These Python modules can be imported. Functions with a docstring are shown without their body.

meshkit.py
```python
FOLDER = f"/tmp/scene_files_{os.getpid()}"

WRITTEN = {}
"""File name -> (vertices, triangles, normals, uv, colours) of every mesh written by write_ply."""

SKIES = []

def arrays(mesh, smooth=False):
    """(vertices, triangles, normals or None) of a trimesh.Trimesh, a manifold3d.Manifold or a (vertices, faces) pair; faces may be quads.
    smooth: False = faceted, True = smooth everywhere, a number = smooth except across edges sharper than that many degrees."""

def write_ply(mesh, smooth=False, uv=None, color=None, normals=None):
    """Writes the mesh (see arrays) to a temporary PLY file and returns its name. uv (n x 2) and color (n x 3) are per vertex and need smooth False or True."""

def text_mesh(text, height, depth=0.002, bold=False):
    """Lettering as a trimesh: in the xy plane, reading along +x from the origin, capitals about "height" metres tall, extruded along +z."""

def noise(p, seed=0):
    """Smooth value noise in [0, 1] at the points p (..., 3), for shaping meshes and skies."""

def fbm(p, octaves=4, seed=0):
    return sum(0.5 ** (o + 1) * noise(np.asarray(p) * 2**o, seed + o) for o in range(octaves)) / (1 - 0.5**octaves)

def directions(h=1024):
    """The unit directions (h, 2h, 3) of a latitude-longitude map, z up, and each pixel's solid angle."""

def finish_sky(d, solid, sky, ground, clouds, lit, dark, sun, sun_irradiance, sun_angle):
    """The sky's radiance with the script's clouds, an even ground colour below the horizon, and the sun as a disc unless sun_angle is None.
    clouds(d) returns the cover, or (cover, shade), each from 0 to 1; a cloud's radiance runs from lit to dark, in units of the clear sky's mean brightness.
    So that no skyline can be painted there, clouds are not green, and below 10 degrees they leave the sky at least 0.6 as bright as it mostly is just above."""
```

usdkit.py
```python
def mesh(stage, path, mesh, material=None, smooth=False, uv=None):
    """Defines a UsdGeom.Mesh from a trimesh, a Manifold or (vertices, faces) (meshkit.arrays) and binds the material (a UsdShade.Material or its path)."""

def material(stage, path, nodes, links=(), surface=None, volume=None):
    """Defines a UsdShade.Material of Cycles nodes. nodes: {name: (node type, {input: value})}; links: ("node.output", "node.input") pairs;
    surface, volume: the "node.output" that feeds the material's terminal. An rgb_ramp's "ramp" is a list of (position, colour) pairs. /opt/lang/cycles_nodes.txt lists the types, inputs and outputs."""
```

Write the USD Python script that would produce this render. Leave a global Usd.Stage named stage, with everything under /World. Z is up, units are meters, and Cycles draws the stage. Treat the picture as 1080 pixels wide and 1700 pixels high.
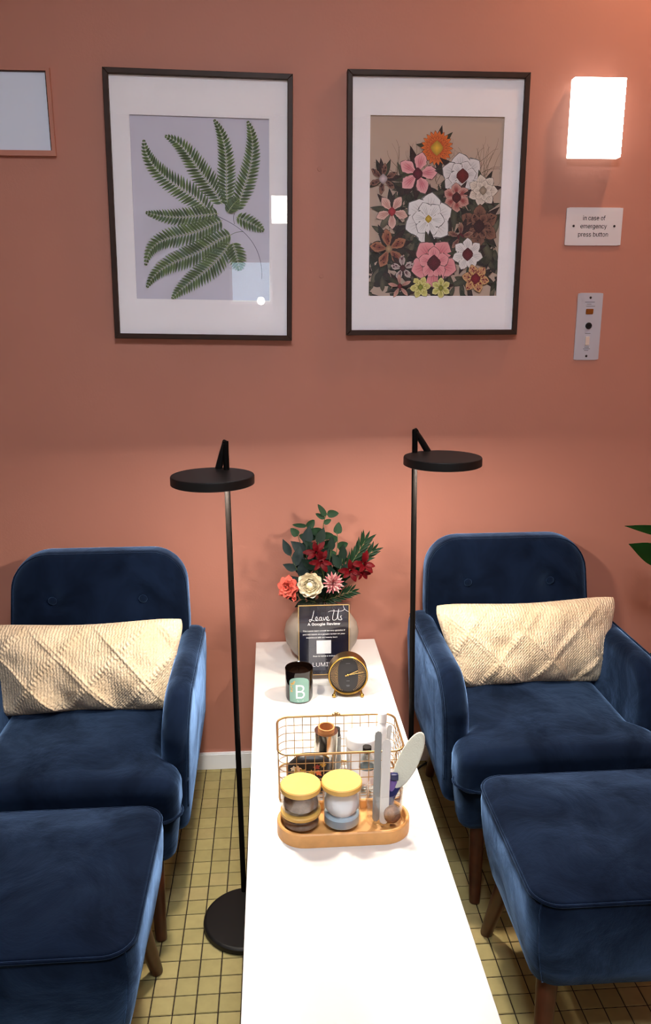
import math, random
import numpy as np, trimesh
from shapely.geometry import Polygon, Point
import usdkit, meshkit
from pxr import Usd, UsdGeom, UsdShade, UsdLux, Sdf, Gf, Vt

stage = Usd.Stage.CreateInMemory()
UsdGeom.SetStageUpAxis(stage, 'Z'); UsdGeom.SetStageMetersPerUnit(stage, 1.0)
UsdGeom.Xform.Define(stage, '/World')
RNG = random.Random(7); NR = np.random.RandomState(7)
PI = math.pi

# ------------------------------------------------------------------ camera
W_PX, H_PX, F_PX = 1080.0, 1700.0, 1298.0
YAW, PITCH, ROLL = 0.06946403, -0.24083777, -0.00289361
fw = np.array([math.sin(YAW)*math.cos(PITCH), math.cos(YAW)*math.cos(PITCH), math.sin(PITCH)])
rt = np.array([math.cos(YAW), -math.sin(YAW), 0.0]); up = np.cross(rt, fw)
rt, up = rt*math.cos(ROLL)+up*math.sin(ROLL), -rt*math.sin(ROLL)+up*math.cos(ROLL)
cam = UsdGeom.Camera.Define(stage, '/World/camera')
mat4 = Gf.Matrix4d(*[float(x) for x in (*rt, 0, *up, 0, *(-fw), 0, 0.0, -2.40, 1.479, 1)])
cam.AddTransformOp().Set(mat4)
cam.CreateHorizontalApertureAttr(36.0); cam.CreateVerticalApertureAttr(36.0*H_PX/W_PX)
cam.CreateFocalLengthAttr(36.0*F_PX/W_PX)
cam.CreateClippingRangeAttr(Gf.Vec2f(0.05, 100))
cam.CreateExposureAttr(0.0)

# ------------------------------------------------------------------ light levels (each lamp is built with its own builder below)
CEILING_POWER = 46.0       # emission of the ceiling panels
READING_LAMP_POWER = 900.0  # emission of the floor lamps' diffusers
WALL_LAMP_POWER = 14.0
SPOT_POWER = 680.0         # warm ceiling spot over the right end of the wall
dome = UsdLux.DomeLight.Define(stage, '/World/sky_light')
dome.CreateColorAttr(Gf.Vec3f(0.8, 0.9, 1.0)); dome.CreateIntensityAttr(0.05)

# ------------------------------------------------------------------ helpers: prims
used = {}
def numbered(parent, name):
    k = (parent, name); n = used.get(k, 0); used[k] = n+1
    return name if n == 0 else f'{name}_{n:03d}'
def keys(prim, label=None, cat=None, group=None, kind=None):
    for k, v in (('label', label), ('category', cat), ('group', group), ('kind', kind)):
        if v: prim.SetCustomDataByKey(k, v)
def thing(name, label=None, cat=None, loc=(0, 0, 0), rot=(0, 0, 0), group=None, kind=None):
    p = '/World/'+numbered('/World', name)
    x = UsdGeom.Xform.Define(stage, p); x.AddTranslateOp().Set(Gf.Vec3d(*map(float, loc)))
    x.AddRotateXYZOp().Set(Gf.Vec3f(*map(float, rot)))
    keys(x.GetPrim(), label, cat, group, kind); return p
def part(parent, name, mesh, mat, smooth=35, label=None, kind=None, col=None):
    p = parent+'/'+numbered(parent, name)
    m = usdkit.mesh(stage, p, mesh, '/World/Looks/'+mat, smooth=smooth)
    if col is not None:
        UsdGeom.PrimvarsAPI(m).CreatePrimvar('tint', Sdf.ValueTypeNames.Color3fArray, 'vertex').Set(Vt.Vec3fArray.FromNumpy(np.asarray(col, np.float32)))
    keys(m.GetPrim(), label, None, None, kind); return p
def single(name, mesh, mat, label, cat, smooth=35, group=None, kind=None):
    p = part('/World', name, mesh, mat, smooth); keys(stage.GetPrimAtPath(p), label, cat, group, kind); return p
def dup(src, name, label, loc, rot=(0, 0, 0)):
    s = stage.GetPrimAtPath(src); was = s.GetCustomData()
    p = '/World/'+numbered('/World', name)
    x = UsdGeom.Xform.Define(stage, p)
    x.GetPrim().GetReferences().AddInternalReference(src)
    x.ClearXformOpOrder() if False else None
    x.GetPrim().GetAttribute('xformOp:translate').Set(Gf.Vec3d(*map(float, loc)))
    x.GetPrim().GetAttribute('xformOp:rotateXYZ').Set(Gf.Vec3f(*map(float, rot)))
    x.GetPrim().SetInstanceable(True)
    keys(x.GetPrim(), label, was['category'], was.get('group')); return p

# ------------------------------------------------------------------ helpers: shapes
def arr(m): return np.array(m.vertices), np.array(m.faces)
def join(*ms):
    vs, fs, n = [], [], 0
    for v, f in ms:
        f = np.asarray(f)
        if f.shape[1] == 4: f = np.vstack([f[:, [0, 1, 2]], f[:, [0, 2, 3]]])
        vs.append(np.asarray(v, float)); fs.append(f+n); n += len(v)
    return np.vstack(vs), np.vstack(fs)
def mv(m, d): return m[0]+np.asarray(d, float), m[1]
def box(x0, x1, y0, y1, z0, z1):
    v = np.array([(x, y, z) for x in (x0, x1) for y in (y0, y1) for z in (z0, z1)], float)
    f = np.array([(0, 1, 3, 2), (4, 6, 7, 5), (0, 4, 5, 1), (2, 3, 7, 6), (0, 2, 6, 4), (1, 5, 7, 3)])
    return v, np.vstack([f[:, [0, 1, 2]], f[:, [0, 2, 3]]])
def rbox(sx, sy, sz, r, seg=4, n=(1, 1, 1), c=(0, 0, 0)):
    """rounded box, n = subdivisions of the flat middle of each axis"""
    ax = []
    for s, k in zip((sx, sy, sz), n):
        h = s/2; rr = min(r, h*0.999)
        a = [-rr*math.cos(i/seg*PI/2) for i in range(seg+1)]  # 0..: -r .. 0
        lo = [-h+rr+x for x in a]; hi = [-x for x in lo[::-1]]
        mid = list(np.linspace(-h+rr, h-rr, k+1))[1:-1] if h-rr > 1e-9 else []
        if h-rr <= 1e-6: hi = hi[1:]
        ax.append(np.array(lo+mid+hi))
    H = np.array([sx, sy, sz])/2; idx = {}; V = []; F = []
    def vid(p):
        k = tuple(np.round(p, 7))
        if k not in idx: idx[k] = len(V); V.append(p)
        return idx[k]
    for a in range(3):
        b, c_ = (a+1) % 3, (a+2) % 3
        for sgn in (-1, 1):
            g = [[None]*len(ax[c_]) for _ in ax[b]]
            for i, u in enumerate(ax[b]):
                for j, w in enumerate(ax[c_]):
                    p = np.zeros(3); p[a] = sgn*H[a]; p[b] = u; p[c_] = w; g[i][j] = vid(p)
            for i in range(len(ax[b])-1):
                for j in range(len(ax[c_])-1):
                    q = [g[i][j], g[i+1][j], g[i+1][j+1], g[i][j+1]]
                    if sgn < 0: q = q[::-1]
                    F += [(q[0], q[1], q[2]), (q[0], q[2], q[3])]
    V = np.array(V); rr = np.minimum(r, H*0.999)
    q = np.clip(V, -(H-rr), H-rr); d = (V-q)/rr; L = np.linalg.norm(d, axis=1, keepdims=True)
    V = q+np.where(L > 0, d/np.maximum(L, 1e-12), 0)*rr
    return V+np.array(c), np.array(F)
def resample(poly, n):
    p = np.asarray(poly, float); p = np.vstack([p, p[:1]])
    s = np.r_[0, np.cumsum(np.linalg.norm(np.diff(p, axis=0), axis=1))]
    t = np.linspace(0, s[-1], n, endpoint=False)
    return np.stack([np.interp(t, s, p[:, k]) for k in range(2)], 1)
def rounded(pts, r, n=120):
    """polygon with its corners rounded (r a number or one per corner), resampled evenly, counter-clockwise"""
    pts = [np.array(p, float) for p in pts]; k = len(pts); rs = [r]*k if np.ndim(r) == 0 else r; out = []
    for i in range(k):
        p, a, b = pts[i], pts[i-1], pts[(i+1) % k]
        if rs[i] <= 0: out.append(p); continue
        da, db = (a-p), (b-p); la, lb = np.linalg.norm(da), np.linalg.norm(db); da /= la; db /= lb
        ang = math.acos(np.clip(da@db, -1, 1)); t = min(rs[i]/math.tan(ang/2), la*.49, lb*.49); rr = t*math.tan(ang/2)
        c = p+(da+db)/np.linalg.norm(da+db)*rr/math.sin(ang/2)
        p0, p1 = p+da*t-c, p+db*t-c; w = math.acos(np.clip(p0@p1/rr/rr, -1, 1)); sg = np.sign(p0[0]*p1[1]-p0[1]*p1[0])
        for j in range(9):
            th = sg*w*j/8; out.append(c+np.array([p0[0]*math.cos(th)-p0[1]*math.sin(th), p0[0]*math.sin(th)+p0[1]*math.cos(th)]))
    out = np.array(out)
    if np.sum(out[:, 0]*np.roll(out[:, 1], -1)-np.roll(out[:, 0], -1)*out[:, 1]) < 0: out = out[::-1]
    return resample(out, n)
def inset(o, d):
    t = np.roll(o, -1, 0)-np.roll(o, 1, 0); t /= np.linalg.norm(t, axis=1, keepdims=True)
    return o+np.stack([-t[:, 1], t[:, 0]], 1)*d
def pad(o, th, r, rings=8, front=None, back=None, seg=5):
    """slab of outline o (x, y) in z from -th/2 to th/2, its rim rounded by r; front/back(p, t) add height, t = 1 at the rim, 0 in the middle"""
    n = len(o); c = o.mean(0); R = []
    def lay(p, z): R.append(np.column_stack([p, np.broadcast_to(z, len(p))]))
    def cap(sgn, fn):
        base = inset(o, r)
        out = []
        for k in range(1, rings+1):
            t = k/rings; p = c+(base-c)*t
            out.append(np.column_stack([p, sgn*(th/2+(fn(p, t) if fn else 0)*np.ones(n))]))
        return out
    R += cap(-1, back)
    for k in range(1, seg+1):
        a = k/seg*PI/2; e = (back(inset(o, r), 1.0) if back else 0)
        lay(inset(o, r*(1-math.sin(a))), -(th/2-r+r*math.cos(a))-e*math.cos(a))
    for k in range(seg, 0, -1):
        a = k/seg*PI/2; e = (front(inset(o, r), 1.0) if front else 0)
        if k == seg and th-2*r < 1e-6: continue
        lay(inset(o, r*(1-math.sin(a))), th/2-r+r*math.cos(a)+e*math.cos(a))
    R += cap(1, front)[::-1]
    V = np.vstack(R); F = []
    m = len(R); i = np.arange(n); j = (i+1) % n
    for k in range(m-1):
        a, b = k*n, (k+1)*n
        F += [np.column_stack([a+i, a+j, b+j]), np.column_stack([a+i, b+j, b+i])]
    zb = -th/2-(np.mean(back(c[None], 0.0)) if back else 0); zf = th/2+(np.mean(front(c[None], 0.0)) if front else 0)
    V = np.vstack([V, [[*c, zb], [*c, zf]]]); B, T = len(V)-2, len(V)-1
    F += [np.column_stack([np.full(n, B), j, i]), np.column_stack([np.full(n, T), (m-1)*n+i, (m-1)*n+j])]
    return V, np.vstack(F)
def xz(m):  # (x, y, z) -> (x, -z, y): an outline drawn upright, its front facing -y
    v, f = m; return np.column_stack([v[:, 0], -v[:, 2], v[:, 1]]), f
def yz(m):  # outline drawn in the y-z plane, thickness along x
    v, f = m; return np.column_stack([v[:, 2], v[:, 0], v[:, 1]]), f
def lathe(prof, n=40):
    prof = np.asarray(prof, float); k = len(prof); a = np.linspace(0, 2*PI, n, endpoint=False)
    V = np.vstack([np.column_stack([prof[:, 0]*math.cos(t), prof[:, 0]*math.sin(t), prof[:, 1]]) for t in a]); F = []
    for i in range(n):
        p, q = i*k, ((i+1) % n)*k
        for j in range(k-1):
            if prof[j, 0] > 1e-9: F.append((p+j, q+j, q+j+1))
            if prof[j+1, 0] > 1e-9: F.append((p+j, q+j+1, p+j+1))
    m = trimesh.Trimesh(V, np.array(F), process=False); m.merge_vertices(digits_vertex=7)
    return arr(m)
def arc_prof(cx, cz, r, a0, a1, n=6):
    return [(cx+r*math.cos(math.radians(a0+(a1-a0)*i/n)), cz+r*math.sin(math.radians(a0+(a1-a0)*i/n))) for i in range(n+1)]
def tube(pts, r, n=10, closed=False, flat=1.0):
    P = np.asarray(pts, float); k = len(P); rad = np.broadcast_to(r, k)
    T = (np.roll(P, -1, 0)-np.roll(P, 1, 0)) if closed else np.gradient(P, axis=0)
    T = T/np.maximum(np.linalg.norm(T, axis=1, keepdims=True), 1e-12)
    u = np.cross(T[0], [0, 0, 1.0]);
    if np.linalg.norm(u) < 1e-3: u = np.cross(T[0], [1.0, 0, 0])
    u /= np.linalg.norm(u); a = np.linspace(0, 2*PI, n, endpoint=False); V = []
    for i in range(k):
        u = u-T[i]*(u@T[i]); u /= max(np.linalg.norm(u), 1e-12); w = np.cross(T[i], u)
        V.append(P[i]+rad[i]*(np.cos(a)[:, None]*u+flat*np.sin(a)[:, None]*w))
    V = np.vstack(V); F = []; i = np.arange(n); j = (i+1) % n
    for s in range(k if closed else k-1):
        A, B = s*n, ((s+1) % k)*n
        F += [np.column_stack([A+i, A+j, B+j]), np.column_stack([A+i, B+j, B+i])]
    if not closed:
        V = np.vstack([V, P[:1], P[-1:]]); c0, c1 = len(V)-2, len(V)-1
        F += [np.column_stack([np.full(n, c0), j, i]), np.column_stack([np.full(n, c1), (k-1)*n+i, (k-1)*n+j])]
    return V, np.vstack(F)
def spline(pts, n=24):
    p = np.asarray(pts, float); k = len(p)
    if k < 3: return np.array([p[0]+(p[-1]-p[0])*t for t in np.linspace(0, 1, n)])
    from scipy.interpolate import CubicSpline
    s = np.r_[0, np.cumsum(np.maximum(np.linalg.norm(np.diff(p, axis=0), axis=1), 1e-9))]
    return CubicSpline(s, p)(np.linspace(0, s[-1], n))
def cyl(r, z0, z1, n=32, bev=0.001, c=(0, 0)):
    b = min(bev, r*.9, (z1-z0)*.45)
    return mv(lathe([(0, z0), (r-b, z0), (r, z0+b), (r, z1-b), (r-b, z1), (0, z1)], n), (c[0], c[1], 0))
def ball(r, c=(0, 0, 0), sc=(1, 1, 1), sub=2):
    m = trimesh.creation.icosphere(sub, r); return np.array(m.vertices)*sc+np.array(c), np.array(m.faces)
def rot(m, ax, deg, c=(0, 0, 0)):
    ax = np.asarray(ax, float)/np.linalg.norm(ax); R = trimesh.transformations.rotation_matrix(math.radians(deg), ax)[:3, :3]
    return (m[0]-np.array(c))@R.T+np.array(c), m[1]
def basis(d, nrm):
    """rotation whose columns are (side, along d, normal)"""
    d = np.asarray(d, float); d = d/np.linalg.norm(d); nrm = np.asarray(nrm, float); nrm = nrm-d*(nrm@d)
    if np.linalg.norm(nrm) < 1e-6: nrm = np.cross(d, [1, 0.3, 0.2])
    nrm /= np.linalg.norm(nrm); return np.stack([np.cross(d, nrm), d, nrm], 1)
def leaf(p, d, L, Wd, nrm, curl=0.15, fold=0.15, shape=0.75, n=9, tip=1.0, thick=0.0006):
    """leaf blade of length L along d from p; closed, with a folded midrib"""
    t = np.linspace(0, 1, n); w = Wd/2*np.sin(PI*np.clip(t**shape, 0, 1))**tip; w[0] = Wd*.04; w[-1] = Wd*.01
    rows = []
    for s in (-1, -.5, 0, .5, 1):
        x = s*w; z = fold*np.abs(x)-curl*L*t*t+0.0
        rows.append(np.column_stack([x, L*t, z]))
    top = np.stack(rows, 1).reshape(-1, 3); m = 5; F = []
    for i in range(n-1):
        for j in range(m-1):
            a = i*m+j; F += [(a, a+1, a+m+1), (a, a+m+1, a+m)]
    F = np.array(F); bot = top-[0, 0, thick]; N = len(top)
    edge = [i*m for i in range(n)]+[(n-1)*m+j for j in range(1, m)]+[i*m+m-1 for i in range(n-2, -1, -1)]+[j for j in range(m-2, 0, -1)]
    G = [(edge[k], N+edge[k], N+edge[(k+1) % len(edge)]) for k in range(len(edge))]+[(edge[k], N+edge[(k+1) % len(edge)], edge[(k+1) % len(edge)]) for k in range(len(edge))]
    V = np.vstack([top, bot]); V = V@basis(d, nrm).T+np.asarray(p, float)
    return V, np.vstack([F, F[:, ::-1]+N, np.array(G)])
def text(s, height, width=None, c=(0, 0), depth=0.0006, bold=False, align='c'):
    m = meshkit.text_mesh(s, height, depth, bold); v, f = arr(m)
    w = v[:, 0].max()-v[:, 0].min()
    if width: v[:, 0] *= width/w
    v[:, 0] += c[0]-(v[:, 0].max()+v[:, 0].min())/2; v[:, 1] += c[1]-height/2
    return v, f

# ------------------------------------------------------------------ materials
L_ = '/World/Looks/'
UsdGeom.Scope.Define(stage, '/World/Looks')
def S(*c):  # sRGB 0-255 -> linear
    return tuple(((x/255)/12.92 if x/255 <= .04045 else ((x/255+.055)/1.055)**2.4) for x in c)
def mat(name, base, rough=.5, bump=None, var=None, **kw):
    """principled; bump = (scale, strength, distance); var = (scale, amount) brightness mottling"""
    nodes = {'p': ('principled_bsdf', {'base_color': base, 'roughness': rough, **kw})}; links = []
    if bump or var: nodes['t'] = ('texture_coordinate', {})
    if var:
        nodes['v'] = ('noise_texture', {'scale': var[0], 'detail': 4.0}); links.append(('t.object', 'v.vector'))
        lo = tuple(x*(1-var[1]) for x in base); hi = tuple(min(1, x*(1+var[1])) for x in base)
        nodes['r'] = ('rgb_ramp', {'ramp': [(.3, lo), (.7, hi)]}); links += [('v.fac', 'r.fac'), ('r.color', 'p.base_color')]
    if bump:
        nodes['n'] = ('noise_texture', {'scale': bump[0], 'detail': 3.0}); nodes['b'] = ('bump', {'strength': bump[1], 'distance': bump[2]})
        links += [('t.object', 'n.vector'), ('n.fac', 'b.height'), ('b.normal', 'p.normal')]
    return usdkit.material(stage, L_+name, nodes, links, surface='p.BSDF')
def emit(name, color, strength):
    return usdkit.material(stage, L_+name, {'e': ('emission', {'color': color, 'strength': strength})}, surface='e.emission')
def pane(name, tint=(1, 1, 1), f0=.04, rough=0.0, gcol=(1, 1, 1)):
    """see-through sheet that reflects as glass does, the same from both of its sides"""
    return usdkit.material(stage, L_+name, {'f': ('layer_weight', {'blend': .5}), 'w': ('math', {'math_type': 'power', 'value2': 5.0}), 'k': ('math', {'math_type': 'multiply_add', 'value2': 1-f0, 'value3': f0}),
                           't': ('transparent_bsdf', {'color': tint}), 'g': ('glossy_bsdf', {'color': gcol, 'roughness': rough}), 'm': ('mix_closure', {})},
                           [('f.facing', 'w.value1'), ('w.value', 'k.value1'), ('k.value', 'm.fac'), ('t.BSDF', 'm.closure1'), ('g.BSDF', 'm.closure2')], surface='m.closure')

mat('terracotta_paint', S(184, 122, 104), .6, bump=(140, .12, .002), var=(3.0, .03))
mat('white_paint', S(244, 246, 250), .5, bump=(60, .05, .001))
mat('pale_wall_paint', S(170, 170, 182), .7)
mat('ceiling_paint', S(232, 226, 222), .8)
mat('grout', S(46, 36, 24), .9, bump=(300, .3, .001))
for i, c in enumerate(((168, 154, 102), (175, 160, 107), (162, 148, 98), (173, 156, 106))):
    mat(f'tile_{"abcd"[i]}', S(*c), .6, bump=(70, .15, .001), var=(40, .06), specular_ior_level=.25)
mat('white_lacquer', S(222, 221, 220), .3)
mat('black_metal', S(20, 18, 18), .5, specular_ior_level=.3)
mat('pole_metal', S(11, 8, 7), .6, specular_ior_level=.1)
mat('walnut_leg', S(74, 38, 22), .4, var=(30, .3))
mat('walnut_frame', S(50, 30, 22), .5, var=(26, .2), specular_ior_level=.3)
mat('white_mat', S(250, 245, 250), .85)
mat('print_paper', S(212, 208, 220), .8)
mat('print_taupe', S(190, 164, 148), .8)
mat('black_ink', S(18, 16, 18), .7)
mat('grey_ink', S(110, 112, 120), .6)
mat('sign_plastic', S(214, 206, 210), .5)
mat('brushed_steel', S(205, 212, 226), .3, metallic=.45, bump=(500, .1, .0003))
mat('steel_screw', S(60, 58, 60), .4, metallic=.7)
mat('amber_window', S(130, 70, 14), .2)
mat('beige_switch', S(214, 196, 186), .4)
mat('brass', S(196, 158, 78), .26, metallic=1.0)
mat('brass_dark', S(150, 116, 70), .35, metallic=1.0)
mat('basket_wire', S(196, 160, 112), .35, metallic=1.0)
mat('bamboo', S(226, 166, 98), .45, var=(50, .08))
mat('bamboo_lid', S(222, 176, 92), .5, var=(60, .05))
mat('clock_dial', S(34, 34, 38), .35)
mat('gold_ink', S(214, 176, 110), .4, metallic=.4)
mat('candle_glass', S(18, 9, 6), .06, coat_weight=.5)
mat('candle_wax', S(90, 50, 24), .5)
mat('mint_label', S(134, 172, 160), .6, specular_ior_level=.2)
mat('white_ink', S(240, 240, 244), .7)
mat('card_navy', S(24, 26, 44), .25, var=(12, .5))
mat('card_grey', S(66, 68, 82), .3)
mat('vase_glaze', S(160, 148, 136), .35, var=(9, .08))
mat('cotton', S(240, 242, 246), .9)
mat('cotton_blue', S(190, 216, 232), .8)
mat('pumice', S(130, 96, 74), .9, bump=(200, .6, .002), var=(120, .3))
mat('dark_contents', S(150, 128, 112), .8, var=(60, .35))
mat('file_grey', S(150, 150, 146), .85, bump=(900, .5, .0006))
mat('file_white', S(226, 222, 214), .8, bump=(900, .4, .0005))
mat('paddle', S(206, 206, 190), .85, bump=(260, .7, .0012))
mat('navy_plastic', S(36, 40, 92), .3)
mat('purple_plastic', S(120, 96, 170), .35)
mat('black_pouch', S(18, 16, 18), .45)
mat('cardboard', S(186, 122, 70), .8)
mat('foil', S(206, 198, 186), .16, metallic=1.0, bump=(40, .15, .001))
mat('white_plastic', S(240, 240, 240), .35)
mat('tissue', S(244, 240, 240), .85)
mat('leaf_euca', S(40, 64, 44), .5, specular_ior_level=.12, var=(25, .2))
mat('leaf_dark', S(26, 42, 34), .5, specular_ior_level=.12, var=(25, .25))
mat('leaf_grey', S(38, 50, 50), .55, specular_ior_level=.12, var=(25, .2))
mat('leaf_fan', S(24, 46, 28), .45, specular_ior_level=.12, var=(40, .25))
mat('leaf_house', S(16, 48, 14), .35, specular_ior_level=.12, var=(12, .2))
mat('stem_green', S(70, 84, 46), .6)
mat('petal_coral', S(228, 108, 92), .65, specular_ior_level=.12, var=(60, .12))
mat('petal_cream', S(240, 230, 204), .65, specular_ior_level=.15)
mat('petal_dusk', S(190, 110, 116), .65, specular_ior_level=.12, var=(80, .2))
mat('petal_dusk_pale', S(222, 168, 164), .65)
mat('petal_wine', S(86, 6, 14), .5, specular_ior_level=.12, var=(50, .3))
mat('plant_pot', S(190, 186, 180), .6)
mat('soil', S(50, 36, 26), .95)
mat('cord_rubber', S(16, 15, 15), .5)
mat('mirror_panel', S(222, 230, 248), .1)
mat('panel_edge', S(60, 36, 34), .5)
mat('navy_button', (.004, .007, .022), .9)
emit('lamp_diffuser', (1.0, .89, .75), READING_LAMP_POWER)
emit('wall_lamp_glow', (1.0, .95, .88), WALL_LAMP_POWER)
emit('wall_lamp_side', (1.0, .93, .84), 2.2)
emit('ceiling_glow', (.95, 1.02, 1.10), CEILING_POWER)
emit('spot_glow', (1.0, .62, .38), SPOT_POWER)
emit('bulb_glow', (1.0, .96, .86), 90.0)
emit('window_glow', (.62, .84, 1.0), 4.0)
pane('picture_glass', f0=.035)
pane('jar_glass', (.975, .98, .98), .06)
pane('acrylic', (.98, .985, .985), .025)
pane('bottle_clear', (.95, .97, .965), .03)
usdkit.material(stage, L_+'ink_art', {'a': ('attribute', {'attribute': 'tint'}), 'p': ('principled_bsdf', {'roughness': .8})}, [('a.color', 'p.base_color')], surface='p.BSDF')
# navy velvet: dark when seen head-on, pale blue where the pile is seen edge-on, with brushed patches
def velvet(name, base, sheen, amt):
    return usdkit.material(stage, L_+name, {
        't': ('texture_coordinate', {}),
        'n': ('noise_texture', {'scale': 7.0, 'detail': 5.0, 'roughness': .6, 'distortion': .6}),
        'n2': ('noise_texture', {'scale': 380.0, 'detail': 2.0}),
        'r': ('rgb_ramp', {'ramp': [(.38, tuple(x*.75 for x in base)), (.62, tuple(x*1.35 for x in base))]}),
        'rs': ('rgb_ramp', {'ramp': [(.36, tuple(x*.5 for x in sheen)), (.64, tuple(min(1, x*1.3) for x in sheen))]}),
        'b': ('bump', {'strength': .25, 'distance': .0006}),
        'b2': ('bump', {'strength': .35, 'distance': .012}),
        'p': ('principled_bsdf', {'roughness': .85, 'specular_ior_level': .03, 'sheen_weight': amt, 'sheen_roughness': .42})},
        [('t.object', 'n.vector'), ('t.object', 'n2.vector'), ('n.fac', 'r.fac'), ('n.fac', 'rs.fac'), ('r.color', 'p.base_color'), ('rs.color', 'p.sheen_tint'), ('n.fac', 'b2.height'), ('n2.fac', 'b.height'), ('b2.normal', 'b.normal'), ('b.normal', 'p.normal')], surface='p.BSDF')
velvet('navy_velvet', (.0024, .0056, .0160), (.23, .41, .80), .85)
# cream knitted wool: yarn ribs as bump
usdkit.material(stage, L_+'cream_knit', {
    't': ('texture_coordinate', {}),
    'w': ('wave_texture', {'wave_type': 'bands', 'bands_direction': 'x', 'scale': 38.0, 'distortion': 3.5, 'detail': 1.0, 'detail_scale': 2.0}),
    'v': ('voronoi_texture', {'scale': 150.0}),
    'n': ('noise_texture', {'scale': 14.0, 'detail': 3.0}),
    'r': ('rgb_ramp', {'ramp': [(.35, S(204, 180, 148)), (.65, S(222, 199, 168))]}),
    'm': ('math', {'math_type': 'add'}),
    'b': ('bump', {'strength': .55, 'distance': .003}),
    'p': ('principled_bsdf', {'roughness': .9, 'sheen_weight': .2})},
    [('t.object', 'w.vector'), ('t.object', 'v.vector'), ('t.object', 'n.vector'), ('w.fac', 'm.value1'), ('v.distance', 'm.value2'), ('m.value', 'b.height'), ('n.fac', 'r.fac'), ('r.color', 'p.base_color'), ('b.normal', 'p.normal')], surface='p.BSDF')

# ------------------------------------------------------------------ the room
X0, X1, Y0, ZC = -2.6, 1.95, -4.2, 3.0
wall = thing('wall_back', 'terracotta painted wall behind the armchairs', None, kind='structure')
part(wall, 'wall_panel', box(X0, X1, 0, .12, 0, ZC), 'terracotta_paint', False)
for x, z in ((.153, 1.898), (.157, 1.605)):
    part(wall, 'filled_screw_hole', xz(mv(cyl(.0065, 0, .0016, 20, .0006), (x, z, 0))), 'terracotta_paint')
single('wall_left', box(X0-.12, X0, Y0, .12, 0, ZC), 'pale_wall_paint', None, None, False, kind='structure')
single('wall_right', box(X1, X1+.12, Y0, .12, 0, ZC), 'terracotta_paint', None, None, False, kind='structure')
single('wall_front', box(X0-.12, X1+.12, Y0-.12, Y0, 0, ZC), 'pale_wall_paint', None, None, False, kind='structure')
single('ceiling', box(X0-.12, X1+.12, Y0-.12, .12, ZC, ZC+.1), 'ceiling_paint', None, None, False, kind='structure')
single('baseboard_back', xz(pad(rounded([(X0, 0), (X1, 0), (X1, .058), (X0, .058)], 0.0, 8), .001, .0002, 2)) if False else join(box(X0, X1, -.012, 0, 0, .054), box(X0, X1, -.009, 0, .054, .058)), 'white_paint', None, None, False, kind='structure')

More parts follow.
